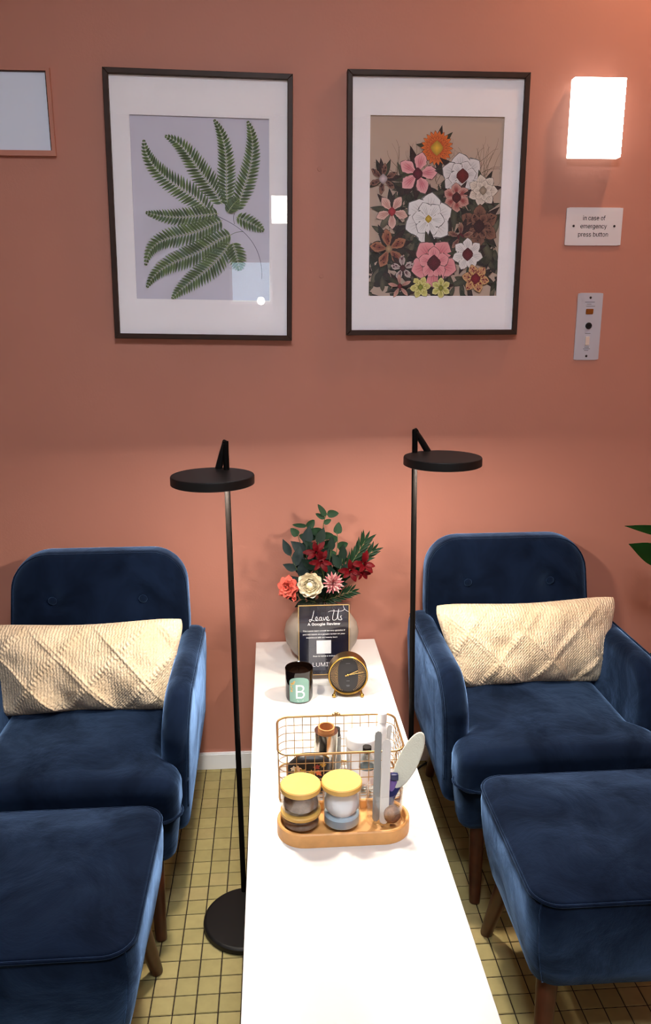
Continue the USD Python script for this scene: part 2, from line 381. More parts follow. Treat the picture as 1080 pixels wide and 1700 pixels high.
floor = thing('floor', 'floor of small square beige tiles with dark joints', None, kind='structure')
part(floor, 'grout_bed', box(X0, X1, Y0, 0, -.08, -.0022), 'grout', False)
P_, GX, GY, gap = .05, .009, -.028, .0026
cells = [(i, j) for i in range(int(X0/P_)-1, int(X1/P_)+1) for j in range(int(Y0/P_)-1, 1)]
def tile_mesh(i, j, r):
    x0, y0 = GX+i*P_+gap/2, GY+j*P_+gap/2; x1, y1 = x0+P_-gap, y0+P_-gap
    x0, x1, y0, y1 = max(x0, X0), min(x1, X1), max(y0, Y0), min(y1, -.0005)
    if x1-x0 < .004 or y1-y0 < .004: return None
    b = .0011; zt = r.uniform(-.0004, .0004); tx, ty = r.uniform(-.0003, .0003), r.uniform(-.0003, .0003)
    v = [(x0, y0, -.006), (x1, y0, -.006), (x1, y1, -.006), (x0, y1, -.006), (x0, y0, -b), (x1, y0, -b), (x1, y1, -b), (x0, y1, -b),
         (x0+b, y0+b, zt-tx-ty), (x1-b, y0+b, zt+tx-ty), (x1-b, y1-b, zt+tx+ty), (x0+b, y1-b, zt-tx+ty)]
    f = []
    for a in (0, 4):
        for k in range(4): q = (a+k, a+(k+1) % 4, a+4+(k+1) % 4, a+4+k); f += [(q[0], q[1], q[2]), (q[0], q[2], q[3])]
    f += [(8, 9, 10), (8, 10, 11)]
    return np.array(v, float), np.array(f)
def seen_tile(i, j):  # floor the photograph shows: left of the table, and between table and right ottoman
    x, y = GX+(i+.5)*P_, GY+(j+.5)*P_
    return (-.40 < x < -.08 and -1.22 < y) or (.43 < x < .56 and -1.45 < y) or (.56 <= x < .80 and -1.45 < y < -1.0)
near = sorted([c for c in cells if seen_tile(*c)], key=lambda c: c[1])[:300]; near_set = set(near)
rest = {k: [] for k in 'abcd'}
for c in cells:
    m = tile_mesh(*c, RNG); t = RNG.choice('aabbcd')
    if m is None: continue
    if c in near_set: part(floor, 'tile', m, 'tile_'+t, False)
    else: rest[t].append(m)
for t in 'abcd': part(floor, 'tile_field', join(*rest[t]), 'tile_'+t, False, kind='stuff')

# ------------------------------------------------------------------ lamps of the room
def ceiling_panel(x, y, w, d, label):
    t = thing('ceiling_light', label, 'ceiling light', (x, y, ZC), group=None)
    part(t, 'frame', join(box(-w/2-.02, w/2+.02, -d/2-.02, -d/2, -.03, 0), box(-w/2-.02, w/2+.02, d/2, d/2+.02, -.03, 0), box(-w/2-.02, -w/2, -d/2, d/2, -.03, 0), box(w/2, w/2+.02, -d/2, d/2, -.03, 0)), 'white_paint', False)
    part(t, 'diffuser', box(-w/2, w/2, -d/2, d/2, -.024, -.014), 'ceiling_glow', False)
ceiling_panel(.1, -2.35, .6, .6, 'square ceiling panel light over the white cabinet')
t = thing('ceiling_spot', 'small warm ceiling spot above the right end of the terracotta wall', 'ceiling light', (1.28, -.33, ZC))
part(t, 'ring', lathe([(.045, 0), (.045, -.012), (.055, -.014), (.06, -.008), (.06, 0)], 32), 'white_paint')
part(t, 'bulb', mv(cyl(.044, -.01, -.004, 32), (0, 0, 0)), 'spot_glow')

def wall_lamp(loc, rz, label):
    t = thing('wall_lamp', label, 'wall lamp', loc, (0, 0, rz))
    part(t, 'back_plate', box(-.066, .066, -.012, -.0005, -.092, .092), 'white_paint', False)
    part(t, 'shade', rbox(.150, .030, .208, .002, 3, c=(0, -.0265, 0)), 'wall_lamp_side')
    part(t, 'front_panel', rbox(.147, .003, .205, .001, 2, c=(0, -.0425, 0)), 'wall_lamp_glow')
wall_lamp((.9420, 0, 2.0345), 0, 'glowing white rectangular wall lamp above the emergency sign')
wall_lamp((.11, Y0, 2.32), 180, 'white wall lamp on the pale wall, seen mirrored in the fern picture')
t = thing('window_1', None, None, (-.136, Y0, 1.775), (0, 0, 180), kind='structure')
part(t, 'window_frame', join(box(-.17, .17, -.03, 0, .15, .17), box(-.17, .17, -.03, 0, -.17, -.15), box(-.17, -.15, -.03, 0, -.15, .15), box(.15, .17, -.03, 0, -.15, .15)), 'white_paint', False)
part(t, 'window_pane', box(-.15, .15, -.01, -.004, -.15, .15), 'window_glow', False)
t = thing('wall_bulb', 'bare round bulb on the pale wall, mirrored as a glint in the fern picture', 'wall lamp', (-.06, Y0, 1.628))
part(t, 'holder', rot(lathe([(0, 0), (.03, 0), (.03, .01), (.018, .02), (.018, .06), (0, .06)], 24), (1, 0, 0), -90), 'white_plastic')
part(t, 'bulb', ball(.030, (0, .088, 0), sub=3), 'bulb_glow')

# ------------------------------------------------------------------ left light panel / mirror
t = thing('wall_mirror', 'pale grey glass square in a wall-coloured frame at the left picture edge', 'mirror', (-.69, 0, 2.037))
w, h = .1, .1
part(t, 'frame', join(box(-w-.008, w+.010, -.012, -.0005, h, h+.008), box(-w-.008, w+.010, -.012, -.0005, -h-.014, -h), box(-w-.008, -w, -.012, -.0005, -h, h), box(w, w+.010, -.012, -.0005, -h, h)), 'terracotta_paint', False)
part(t, 'edge_strip', join(box(-w, w, -.009, -.0005, h-.003, h), box(w-.003, w, -.009, -.0005, -h, h), box(-w, -w+.003, -.009, -.0005, -h, h)), 'panel_edge', False)
part(t, 'glass', box(-w, w-.003, -.006, -.001, -h, h-.003), 'mirror_panel', False)

# ------------------------------------------------------------------ framed prints
def fan_poly(pts):
    p = np.asarray(pts, float); c = p.mean(0); n = len(p)
    V = np.vstack([p, c]); return V, np.array([(i, (i+1) % n, n) for i in range(n)])
class Art:  # flat print: coloured polygons, each a hair above the one before
    def __init__(s): s.V, s.F, s.C, s.n, s.z = [], [], [], 0, 0.0
    def poly(s, pts, col, inner=None, dz=4e-6):
        v, f = fan_poly(pts); s.z += dz
        if np.sum(v[:-1, 0]*np.roll(v[:-1, 1], -1)-np.roll(v[:-1, 0], -1)*v[:-1, 1]) < 0: f = f[:, ::-1]
        s.V.append(np.column_stack([v, np.full(len(v), s.z)])); s.F.append(f+s.n); s.n += len(v)
        c = np.tile(np.array(S(*col)), (len(v), 1)); c[-1] = S(*(inner or col)); s.C.append(c)
    def strip(s, pts, w, col, dz=4e-6):
        p = np.asarray(pts, float); t = np.gradient(p, axis=0); t /= np.maximum(np.linalg.norm(t, axis=1, keepdims=True), 1e-9)
        nn = np.stack([-t[:, 1], t[:, 0]], 1)*np.broadcast_to(w, len(p))[:, None]/2; k = len(p); s.z += dz
        V = np.vstack([p-nn, p+nn]); F = []
        for i in range(k-1): F += [(i, i+1, k+i+1), (i, k+i+1, k+i)]
        s.V.append(np.column_stack([V, np.full(len(V), s.z)])); s.F.append(np.array(F)+s.n); s.n += len(V); s.C.append(np.tile(S(*col), (len(V), 1)))
    def mesh(s): return np.vstack(s.V), np.vstack(s.F)
    def col(s): return np.vstack(s.C)
def petal_pts(c, ang, L, w, n=12, base=0.0, wob=0.0, rr=None, point=.8):
    t = np.linspace(0, 1, n); hw = w/2*np.sin(PI*t**point); a = math.radians(ang); d = np.array([math.cos(a), math.sin(a)]); q = np.array([-d[1], d[0]])
    up_, dn = [], []
    for i, (tt, h_) in enumerate(zip(t, hw)):
        k = 1+(rr.uniform(-wob, wob) if rr else 0); p = np.array(c)+d*(base+L*tt); up_.append(p+q*h_*k)
        k = 1+(rr.uniform(-wob, wob) if rr else 0); dn.append(p-q*h_*k)
    return np.array(up_+dn[::-1][1:-1])

OW, OH = .384, .490   # opening of the mat
def fern_art():
    A = Art(); r = random.Random(3)
    A.poly([(-OW/2-.006, -OH/2-.006), (OW/2+.006, -OH/2-.006), (OW/2+.006, OH/2+.006), (-OW/2-.006, OH/2+.006)], (210, 206, 222))
    def M(u, v):  # from a sketch grid 743 x 975 to metres
        xl = 168+(v-286)/975*51; xr = 911-(v-286)/975*3
        return np.array([((u-xl)/(xr-xl)-.5)*OW, (.5-(v-(286+(u-168)/743*14))/972)*OH])
    stem = spline([M(*p) for p in ((600, 790), (680, 830), (770, 890), (840, 985), (866, 1080), (868, 1150))], 30)
    A.strip(stem, .0016, (96, 92, 120))
    A.strip(spline([M(725, 850), M(722, 800), M(735, 770)], 10), .0014, (80, 84, 86))
    A.strip(spline([M(770, 890), M(740, 893), M(700, 912)], 10), .0014, (86, 104, 86))
    fr = [([(600, 790), (540, 730), (430, 655), (310, 560), (245, 410)], 74), ([(660, 745), (600, 650), (540, 570), (460, 460), (355, 392)], 76), ([(690, 750), (682, 640), (682, 540), (668, 420), (615, 305)], 60), ([(735, 775), (775, 660), (806, 560), (822, 430), (795, 310)], 64),
          ([(640, 795), (540, 806), (420, 815), (340, 808), (258, 790)], 62), ([(660, 832), (590, 865), (500, 900), (340, 945), (262, 1080)], 74), ([(708, 908), (620, 950), (540, 1000), (380, 1075), (270, 1200)], 78), ([(700, 955), (650, 1025), (590, 1090), (480, 1180), (400, 1262)], 78),
          ([(735, 812), (800, 840), (880, 885)], 50), ([(715, 950), (735, 1020), (752, 1100)], 66), ([(690, 790), (720, 745), (745, 720)], 44)]
    for pts, wd in fr:
        c = spline([M(*p) for p in pts], 60); L = np.linalg.norm(np.diff(c, axis=0), axis=1).sum(); n = max(10, int(L/.0088)); w0 = wd/743*OW
        for i in range(n):
            t = (i+.5)/n; k = min(int(t*59), 58); p = c[k]+(c[k+1]-c[k])*(t*59-k); d = c[k+1]-c[k]; a = math.degrees(math.atan2(d[1], d[0]))
            ll = w0*min(1, .55+2.2*t)*(1-t**2.6)**.8+.002
            for s in (-1, 1):
                g = r.choice([(74, 94, 48), (84, 106, 58), (62, 82, 42), (98, 120, 68), (82, 106, 74)])
                pe = petal_pts(p, a+s*(66-16*t)+r.uniform(-3, 3), ll, .0078, 7, point=.72)
                A.poly(pe, tuple(min(255, x+44) for x in g), g)
                A.poly(petal_pts(p, a+s*(66-16*t), ll*.95, .0058, 7, point=.72), g, tuple(int(x*.8) for x in g))
        A.strip(c, np.linspace(.0020, .0006, 60), (172, 178, 128))
    return A

def bouquet_art():  # a made-up mixed bouquet in the print's colours
    A = Art(); r = random.Random(11)
    W2, H2 = OW/2, OH/2
    A.poly([(-W2-.006, -H2-.006), (W2+.006, -H2-.006), (W2+.006, H2+.006), (-W2-.006, H2+.006)], (196, 172, 156), (188, 160, 144))
    def P(s, t): return np.array([(s-.5)*OW, (.5-t)*OH])
    for k in range(46):  # thin twigs at the top
        s0 = r.choice((.24, .3, .78, .86, .5)); p0 = P(s0+r.uniform(-.04, .04), .33+r.uniform(-.03, .08)); a = r.uniform(40, 140); pts = [p0]
        for q in range(5): a += r.uniform(-26, 26); pts.append(pts[-1]+np.array([math.cos(math.radians(a)), math.sin(math.radians(a))])*.021)
        pts = [np.array([np.clip(x[0], -W2+.004, W2-.004), min(x[1], H2-.003)]) for x in pts]
        A.strip(spline(pts, 16), np.linspace(.0016, .0006, 16), r.choice([(120, 98, 80), (150, 126, 108), (102, 84, 66)]))
    def leafy(c, ang, L, w, g):
        pe = petal_pts(c, ang, L, w, 10); pe[:, 0] = np.clip(pe[:, 0], -W2, W2); pe[:, 1] = np.clip(pe[:, 1], -H2, H2)
        A.poly(pe, tuple(int(x*.72) for x in g), g); d = np.array([math.cos(math.radians(ang)), math.sin(math.radians(ang))])
    for k in range(340):  # leaves
        t = r.uniform(.36, .99); s = .5+r.uniform(-.5, .5)*(.55+.6*min(1, (t-.3)*1.6))
        leafy(P(np.clip(s, .02, .98), t), r.uniform(0, 360), r.uniform(.03, .08), r.uniform(.010, .024), r.choice([(52, 54, 40), (66, 66, 46), (84, 86, 66), (46, 40, 36), (98, 94, 72), (60, 44, 38), (116, 110, 90), (58, 66, 48)]))
    def flower(s, t, R, n, col, edge, heart, hr=.3, wid=.75, a0=None, wob=.12, inner=None, spots=None):
        c = P(s, t); a0 = r.uniform(0, 60) if a0 is None else a0
        for layer, sc in ((0, 1.0), (1, .66)):
            if layer and not inner: break
            for k in range(n):
                ang = a0+360*k/n+layer*180/n
                A.poly(petal_pts(c, ang, R*sc*1.035, R*sc*wid*1.05, 14, wob=wob, rr=r, point=1.45), tuple(int(x*.45) for x in edge), edge)
                A.poly(petal_pts(c, ang, R*sc, R*sc*wid, 14, wob=wob, rr=r, point=1.45), edge, (inner if layer else col))
                for q in (-9, 0, 9):
                    d = np.array([math.cos(math.radians(ang+q)), math.sin(math.radians(ang+q))]); A.strip([c+d*R*sc*.25, c+d*R*sc*.55, c+d*R*sc*.82], [.0011, .0009, .0004], tuple(int(x*.78) for x in col))
                if spots:
                    for q in range(5):
                        d = np.array([math.cos(math.radians(ang+r.uniform(-12, 12))), math.sin(math.radians(ang+r.uniform(-12, 12)))]); A.poly(petal_pts(c+d*R*sc*r.uniform(.3, .8), ang, .006, .004, 6), spots)
        A.poly(petal_pts(c+np.array([0, -R*hr]), 90, R*hr*2, R*hr*1.7, 14, point=1, wob=.06, rr=r), tuple(int(x*.7) for x in heart), heart)
    wine, white, pink = (96, 22, 30), (224, 218, 220), (214, 116, 126)
    F = [(.50, .17, .046, 22, (206, 84, 30), (226, 120, 50), (240, 190, 60), .45, .26, (190, 60, 26), None),
         (.36, .31, .058, 5, (216, 120, 132), (236, 176, 182), (110, 18, 48), .30, .6, None, None), (.70, .32, .062, 6, (206, 200, 204), (228, 222, 224), (120, 20, 26), .34, .8, (214, 208, 212), None),
         (.10, .34, .042, 6, (90, 52, 44), (150, 108, 92), (226, 206, 214), .34, .36, None, (60, 26, 24)), (.17, .52, .048, 5, (208, 150, 140), (228, 190, 180), (196, 50, 62), .28, .5, None, None),
         (.66, .44, .040, 6, (150, 40, 44), (206, 160, 150), (90, 12, 20), .4, .7, None, None), (.86, .40, .044, 7, (210, 194, 182), (226, 214, 204), (180, 160, 140), .3, .6, (214, 200, 190), None),
         (.45, .56, .072, 6, white, (236, 232, 234), (230, 190, 60), .16, .78, (230, 226, 228), None), (.84, .60, .060, 6, (92, 56, 46), (136, 96, 78), (64, 18, 24), .34, .6, (80, 40, 36), (54, 22, 22)),
         (.15, .73, .056, 5, (120, 48, 38), (176, 120, 90), (196, 160, 120), .22, .5, None, (70, 20, 20)), (.70, .66, .040, 5, (96, 30, 36), (170, 130, 110), (110, 20, 40), .3, .36, None, None),
         (.50, .81, .070, 5, pink, (232, 160, 166), (104, 16, 36), .34, .8, (222, 134, 144), None), (.76, .76, .046, 7, white, (236, 230, 230), (110, 20, 34), .42, .62, None, None),
         (.26, .84, .036, 5, (170, 150, 150), (200, 184, 180), (90, 40, 50), .3, .5, None, (90, 50, 60)), (.83, .90, .042, 6, (190, 120, 92), (214, 170, 120), (140, 24, 44), .4, .6, (206, 170, 90), (120, 24, 40)),
         (.40, .95, .032, 6, (196, 188, 96), (216, 210, 140), (150, 160, 60), .3, .6, (206, 200, 110), None), (.56, .955, .030, 6, (190, 186, 92), (220, 214, 150), (150, 150, 50), .3, .6, None, None),
         (.24, .945, .036, 5, (186, 130, 122), (206, 164, 150), (120, 40, 50), .26, .3, None, None)]
    for s, t, R, n, col, edge, heart, hr, wid, inner, spots in F:
        for k in range(5): leafy(P(s, t), r.uniform(0, 360), R*1.35, R*.4, r.choice([(50, 44, 38), (72, 74, 54), (60, 36, 34)]))
        flower(s, t, R, n, col, edge, heart, hr, wid, None, .12, inner, spots)
    V, Fc, C = np.vstack(A.V), np.vstack(A.F), A.col()
    V[:, 0] = np.clip(V[:, 0], -W2-.006, W2+.006); V[:, 1] = np.clip(V[:, 1], -H2-.006, H2+.006)
    return V, Fc, C

def mitred(o, y0, y1, b):
    """prism of a convex outline (x, z) from depth y0 (front, bevelled by b) to y1"""
    o = np.array(o, float)
    if np.sum(o[:, 0]*np.roll(o[:, 1], -1)-np.roll(o[:, 0], -1)*o[:, 1]) < 0: o = o[::-1]
    q = np.array(Polygon(o).buffer(-b, join_style=2).exterior.coords[:-1])
    q = np.array([q[np.argmin(np.linalg.norm(q-c, axis=1))] for c in o]); n = len(o)
    R = [np.column_stack([o[:, 0], np.full(n, y1), o[:, 1]]), np.column_stack([o[:, 0], np.full(n, y0+b), o[:, 1]]), np.column_stack([q[:, 0], np.full(n, y0), q[:, 1]])]
    F = []
    for k in range(2):
        for i in range(n): a, c = k*n+i, k*n+(i+1) % n; F += [(a, c, c+n), (a, c+n, a+n)]
    F += [(2*n, 2*n+1, 2*n+2), (2*n, 2*n+2, 2*n+3), (0, 2, 1), (0, 3, 2)]
    return np.vstack(R), np.array(F)
def picture(name, label, cx, cz, roll, art, art_name):
    FW, FH, b, dep = .516, .717, .0148, .026
    t = thing(name, label, 'picture', (cx, 0, cz), (0, roll, 0))
    A, B = (FW/2, FH/2), (FW/2-b, FH/2-b)
    for sx, sz, k in ((1, 1, 0), (1, -1, 0), (1, 1, 1), (-1, 1, 1)):   # top, bottom, right, left
        if k == 0: o = [(-A[0], sz*A[1]), (A[0], sz*A[1]), (B[0], sz*B[1]), (-B[0], sz*B[1])]
        else: o = [(sx*A[0], -A[1]), (sx*A[0], A[1]), (sx*B[0], B[1]), (sx*B[0], -B[1])]
        part(t, 'frame_bar', mitred(o, -dep, -.001, .0014), 'walnut_frame', False)
    iw, ih = FW/2-b, FH/2-b
    part(t, 'mat_board', join(box(-iw, iw, -.0155, -.0130, OH/2, ih), box(-iw, iw, -.0155, -.0130, -ih, -OH/2), box(-iw, -OW/2, -.0155, -.0130, -OH/2, OH/2), box(OW/2, iw, -.0155, -.0130, -OH/2, OH/2)), 'white_mat', False)
    part(t, 'backing_board', box(-iw, iw, -.0105, -.002, -ih, ih), 'print_paper', False)
    v, f, c = art
    part(t, art_name, mv(xz((v, f)), (0, -.0107, 0)), 'ink_art', False, col=c)
    part(t, 'glass', box(-iw, iw, -.0185, -.0165, -ih, ih), 'picture_glass', False)
fa = fern_art()
picture('framed_fern_print', 'dark framed print of green fern fronds, left of the two pictures', -.185, 1.7825, 1.0, (*fa.mesh(), fa.col()), 'fern_print')
picture('framed_flower_print', 'dark framed print of a crowded flower bouquet, right of the two pictures', .4878, 1.7930, 0.0, bouquet_art(), 'flower_print')

# ------------------------------------------------------------------ emergency sign and button plate
t = thing('emergency_sign', 'white plastic wall sign reading in case of emergency press button', 'sign', (.968, 0, 1.746))
part(t, 'plate', mv(xz(pad(rounded([(-.0855, -.0535), (.0855, -.0535), (.0855, .0535), (-.0855, .0535)], .001, 48), .004, .0008, 2, seg=2)), (0, -.0021, 0)), 'sign_plastic')
for s, wd, z in (('in case of', .068, .0245), ('emergency', .080, .0015), ('press button', .091, -.0215)):
    part(t, 'lettering', mv(xz(text(s, .0125, wd, (-.001, z), .0004)), (0, -.0041, 0)), 'black_ink', False)
for x in (-.062, .062): part(t, 'screw', mv(xz(mv(cyl(.0034, 0, .0014, 16, .0005), (x, .0015, 0))), (0, -.004, 0)), 'steel_screw')
t = thing('button_plate', 'brushed steel wall plate with indicator, key switch and button', 'emergency button', (.9745, 0, 1.4565), (0, 0, 0))
part(t, 'plate', mv(xz(pad(rounded([(-.039, -.1), (.039, -.1), (.039, .1), (-.039, .1)], .0015, 48), .003, .0006, 2, seg=2)), (0, -.0016, 0)), 'brushed_steel')
for z in (.086, -.088): part(t, 'screw', mv(xz(mv(cyl(.0036, 0, .0016, 16, .0005), (0, z, 0))), (0, -.003, 0)), 'steel_screw')
part(t, 'indicator', mv(xz(pad(rounded([(-.0115, .037), (.0105, .037), (.0115, .053), (-.0115, .053)], .001, 24), .003, .0006, 2, seg=2)), (0, -.004, 0)), 'amber_window')
part(t, 'key_switch', mv(xz(mv(lathe([(0, .002), (.0038, .002), (.0042, .0045), (.0085, .0045), (.0098, .003), (.0098, 0)], 28), (0, .003, 0))), (0, -.003, 0)), 'black_metal')
part(t, 'button', mv(xz(rbox(.0125, .026, .006, .0015, 3, c=(-.001, -.042, 0))), (0, -.004, 0)), 'beige_switch')
for x0, x1, z in ((-.016, .014, .073), (-.010, .004, .067), (-.012, .016, .061), (-.009, .008, -.020), (-.008, .006, -.061), (-.012, .010, -.066), (-.008, .005, -.071)):
    part(t, 'engraved_line', box(x0, x1, -.0034, -.003, z-.0008, z+.0008), 'grey_ink', False)

# ------------------------------------------------------------------ white low cabinet
t = thing('cabinet', 'long low white lacquered cabinet running out from the wall between the armchairs', 'cabinet', (.132, 0, 0))
CL = 1.80; part(t, 'worktop', rbox(.389, CL, .018, .0015, 2, c=(0, -CL/2-.013, .449)), 'white_lacquer')
part(t, 'carcass', box(-.185, .172, -CL-.008, -.018, .10, .44), 'white_lacquer', False)
for k in range(3):
    y1 = -.018-k*.598; part(t, 'door', rbox(.018, .592, .332, .001, 2, c=(.183, y1-.299, .27)), 'white_lacquer')
for x in (-.15, .15):
    for y in (-.95, -1.72): part(t, 'leg', mv(cyl(.018, 0, .1, 20), (x, y, 0)), 'black_metal')
ZT = .458

# ------------------------------------------------------------------ armchairs, footstools
def smooth01(x): x = np.clip(x, 0, 1); return x*x*(3-2*x)
def spread(m, y_a=-.575, y_b=-.63, wide=1.25):
    v, f = m; v = v.copy(); v[:, 0] *= 1+(wide-1)*smooth01((y_a-v[:, 1])/(y_a-y_b)); return v, f
def leg_mesh(top, foot, r0, r1, zt):
    a, b = np.array([*top, zt]), np.array([*foot, 0.0]); d = (a-b)
    m = tube([b, b+d*.02, b+d*.5, a], [r1*.92, r1, (r0+r1)/2, r0], 20)
    v = m[0]; v[:, 2] = np.maximum(v[:, 2], 0); return v, m[1]
def crease_noise(v, amp, sc, seed): return (meshkit.fbm(v*sc, 3, seed)-.5)*amp

def armchair(label, loc, rz):
    t = thing('armchair', label, 'armchair', loc, (0, 0, rz), 'navy velvet armchairs')
    m = rbox(.438, .605, .19, .035, 4, (10, 26, 5), c=(0, -.3975, .285)); m = spread(m)
    v = m[0]; v[:, 0] *= 1-.10*np.clip((.36-v[:, 2])/.2, 0, 1)*smooth01((-.5-v[:, 1])/.15); v[:, 1] += .03*np.clip((.34-v[:, 2])/.15, 0, 1)*smooth01((-.6-v[:, 1])/.1)
    part(t, 'seat_base', (v, m[1]), 'navy_velvet')
    m = rbox(.438, .585, .115, .034, 5, (14, 30, 4), c=(0, -.4275, .3825)); v = spread(m)[0]
    up_ = smooth01((v[:, 2]-.36)/.06); v[:, 2] += up_*(.022*(1-np.clip(np.abs(v[:, 0])/.27, 0, 1)**2.2)*(1-np.clip(np.abs(v[:, 1]+.42)/.33, 0, 1)**3)+crease_noise(v, .010, 7, 3))
    seat = part(t, 'seat', (v, m[1]), 'navy_velvet')
    pts = [(-.27, -.655, .352), (-.272, -.70, .350), (-.24, -.723, .349), (0, -.727, .348), (.24, -.723, .349), (.272, -.70, .350), (.27, -.655, .352)]
    part(seat, 'piping', tube(spline(pts, 60), .0032, 8), 'navy_velvet')
    # back: tall pad with rounded shoulders, leaning towards the wall
    o = rounded([(-.247, .34), (.247, .34), (.256, .62), (.248, .828), (-.248, .828), (-.256, .62)], [.03, .03, .3, .105, .105, .3], 150)
    bx = ((-.128, .70), (.128, .70))
    def fr(p, tt):
        hgt = .028*(1-tt**2.5)
        for x, z in bx: hgt = hgt-.020*np.exp(-((p[:, 0]-x)**2+(p[:, 1]-z)**2)/.035**2)
        return hgt
    m = xz(pad(o, .095, .034, 20, fr)); v = m[0]; v[:, 1] += -.155+(v[:, 2]-.5)*.2
    back = part(t, 'backrest', (v, m[1]), 'navy_velvet')
    for x, z in bx:
        y = -.0475-.155+(z-.5)*.2-.0085
        part(back, 'button', rot(ball(.012, (x, y, z), (1, .38, 1), 3), (1, 0, 0), 0, (x, y, z)), 'navy_velvet', True)
    lo = rounded([(-.249, .36), (.249, .36), (.258, .62), (.25, .828), (-.25, .828), (-.258, .62)], [.03, .03, .3, .105, .105, .3], 150)
    rim = inset(lo, .006); rim3 = np.column_stack([rim[:, 0], -.0475+.006-.155+(rim[:, 1]-.5)*.2+.010, rim[:, 1]])
    part(back, 'piping', tube(rim3, .0028, 6, closed=True), 'navy_velvet')
    # arms: side panels with a rounded upper front corner, flaring outwards upwards
    for s in (-1, 1):
        o = rounded([(-.045, .262), (-.585, .222), (-.607, .34), (-.640, .603), (-.10, .603), (-.05, .50)], [.03, .02, .2, .13, .10, .08], 130)
        o = o[::-1] if np.sum(o[:, 0]*np.roll(o[:, 1], -1)-np.roll(o[:, 0], -1)*o[:, 1]) < 0 else o
        m = yz(pad(o, .070, .030, 10, lambda p, tt: .008*(1-tt**2), lambda p, tt: .006*(1-tt**2))); v = m[0]
        v[:, 0] = s*(.2455+v[:, 0]*1.0+np.clip(v[:, 2]-.24, 0, 1)*.055); f = m[1] if s > 0 else m[1][:, ::-1]
        a = part(t, 'arm', (v, f), 'navy_velvet')
        ring = inset(o, .010); ring = ring[(ring[:, 1] > .30) & (ring[:, 0] < -.12)]
        ring = ring[np.argsort(np.arctan2(ring[:, 1]-.38, ring[:, 0]+.30))]
        p3 = np.column_stack([s*(.2455+.0315+np.clip(ring[:, 1]-.24, 0, 1)*.055), ring[:, 0], ring[:, 1]])
        part(a, 'piping', tube(p3, .0026, 6), 'navy_velvet')
    for sx in (-1, 1):
        part(t, 'leg', leg_mesh((sx*.200, -.635), (sx*.212, -.69), .021, .014, .215), 'walnut_leg')
        part(t, 'leg', leg_mesh((sx*.200, -.17), (sx*.212, -.10), .021, .014, .225), 'walnut_leg')
    return t
chairR = armchair('navy velvet armchair right of the white cabinet, its cream pillow fully in view', (.718, 0, 0), 0)
dup(chairR, 'armchair', 'navy velvet armchair left of the white cabinet, cut by the left picture edge', (-.505, -.068, 0), (0, 0, 0))

def footstool(label, loc):
    t = thing('footstool', label, 'footstool', loc, (0, 0, 0), 'navy velvet footstools')
    HX, HY, ZT_, ZB = .250, .212, .424, .203
    o = rounded([(-HX, -HY), (HX, -HY), (HX, HY), (-HX, HY)], .052, 160)
    def ring(k, z): return np.column_stack([o*k, np.full(len(o), z)])
    prof = [(0.80, ZB-.002, .74), (.86, ZB, .80), (.905, ZB+.012, .86), (.945, ZB+.05, .915), (.985, ZB+.10, .965), (1.005, ZB+.15, .995), (1.012, ZB+.19, 1.006), (1.004, ZB+.216, 1.0), (1.0, ZT_, 1.0)]
    R = [np.column_stack([o[:, 0]*kx, o[:, 1]*ky, np.full(len(o), z)]) for kx, z, ky in prof]
    V = np.vstack(R); n = len(o); i = np.arange(n); j = (i+1) % n; F = []
    for k in range(len(R)-1): a, b = k*n, (k+1)*n; F += [np.column_stack([a+i, a+j, b+j]), np.column_stack([a+i, b+j, b+i])]
    V = np.vstack([V, [[0, 0, ZB-.002]], [[0, 0, ZT_]]]); F += [np.column_stack([np.full(n, len(V)-2), j, i]), np.column_stack([np.full(n, len(V)-1), (len(R)-1)*n+i, (len(R)-1)*n+j])]
    V[:len(R)*n] += np.column_stack([crease_noise(V[:len(R)*n], .006, 8, 5), crease_noise(V[:len(R)*n], .006, 8, 6), np.zeros(len(R)*n)])
    part(t, 'body', (V, np.vstack(F)), 'navy_velvet')
    m = pad(o, .02, .008, 22, lambda p, tt: .020*(1-tt**3)+(meshkit.fbm(np.column_stack([p*9, 0*p[:, :1]]), 3, 8)-.5)*.010*(1-tt**6)); v = m[0].copy(); v[:, 2] += ZT_-.003
    top = part(t, 'cushion_top', (v, m[1]), 'navy_velvet')
    part(top, 'piping', tube(np.column_stack([o*1.004, np.full(n, ZT_+.001)]), .0034, 8, closed=True), 'navy_velvet')
    for sx in (-1, 1):
        for sy in (-1, 1):
            p = np.array([[kx*sx*(HX-.0155), ky*sy*(HY-.0155), z] for kx, z, ky in prof[1:]]); p[:, :2] *= 1.004
            part(t, 'seam', tube(p, .0014, 6), 'navy_velvet')
            part(t, 'leg', leg_mesh((sx*.188, sy*.135), (sx*.215, sy*.195), .0225, .0145, .215), 'walnut_leg')
    return t
stoolR = footstool('navy velvet footstool in front of the right armchair, lit pale on top', (.722, -.992, 0))
dup(stoolR, 'footstool', 'navy velvet footstool at the bottom left, in front of the left armchair', (-.505, -1.052, 0))

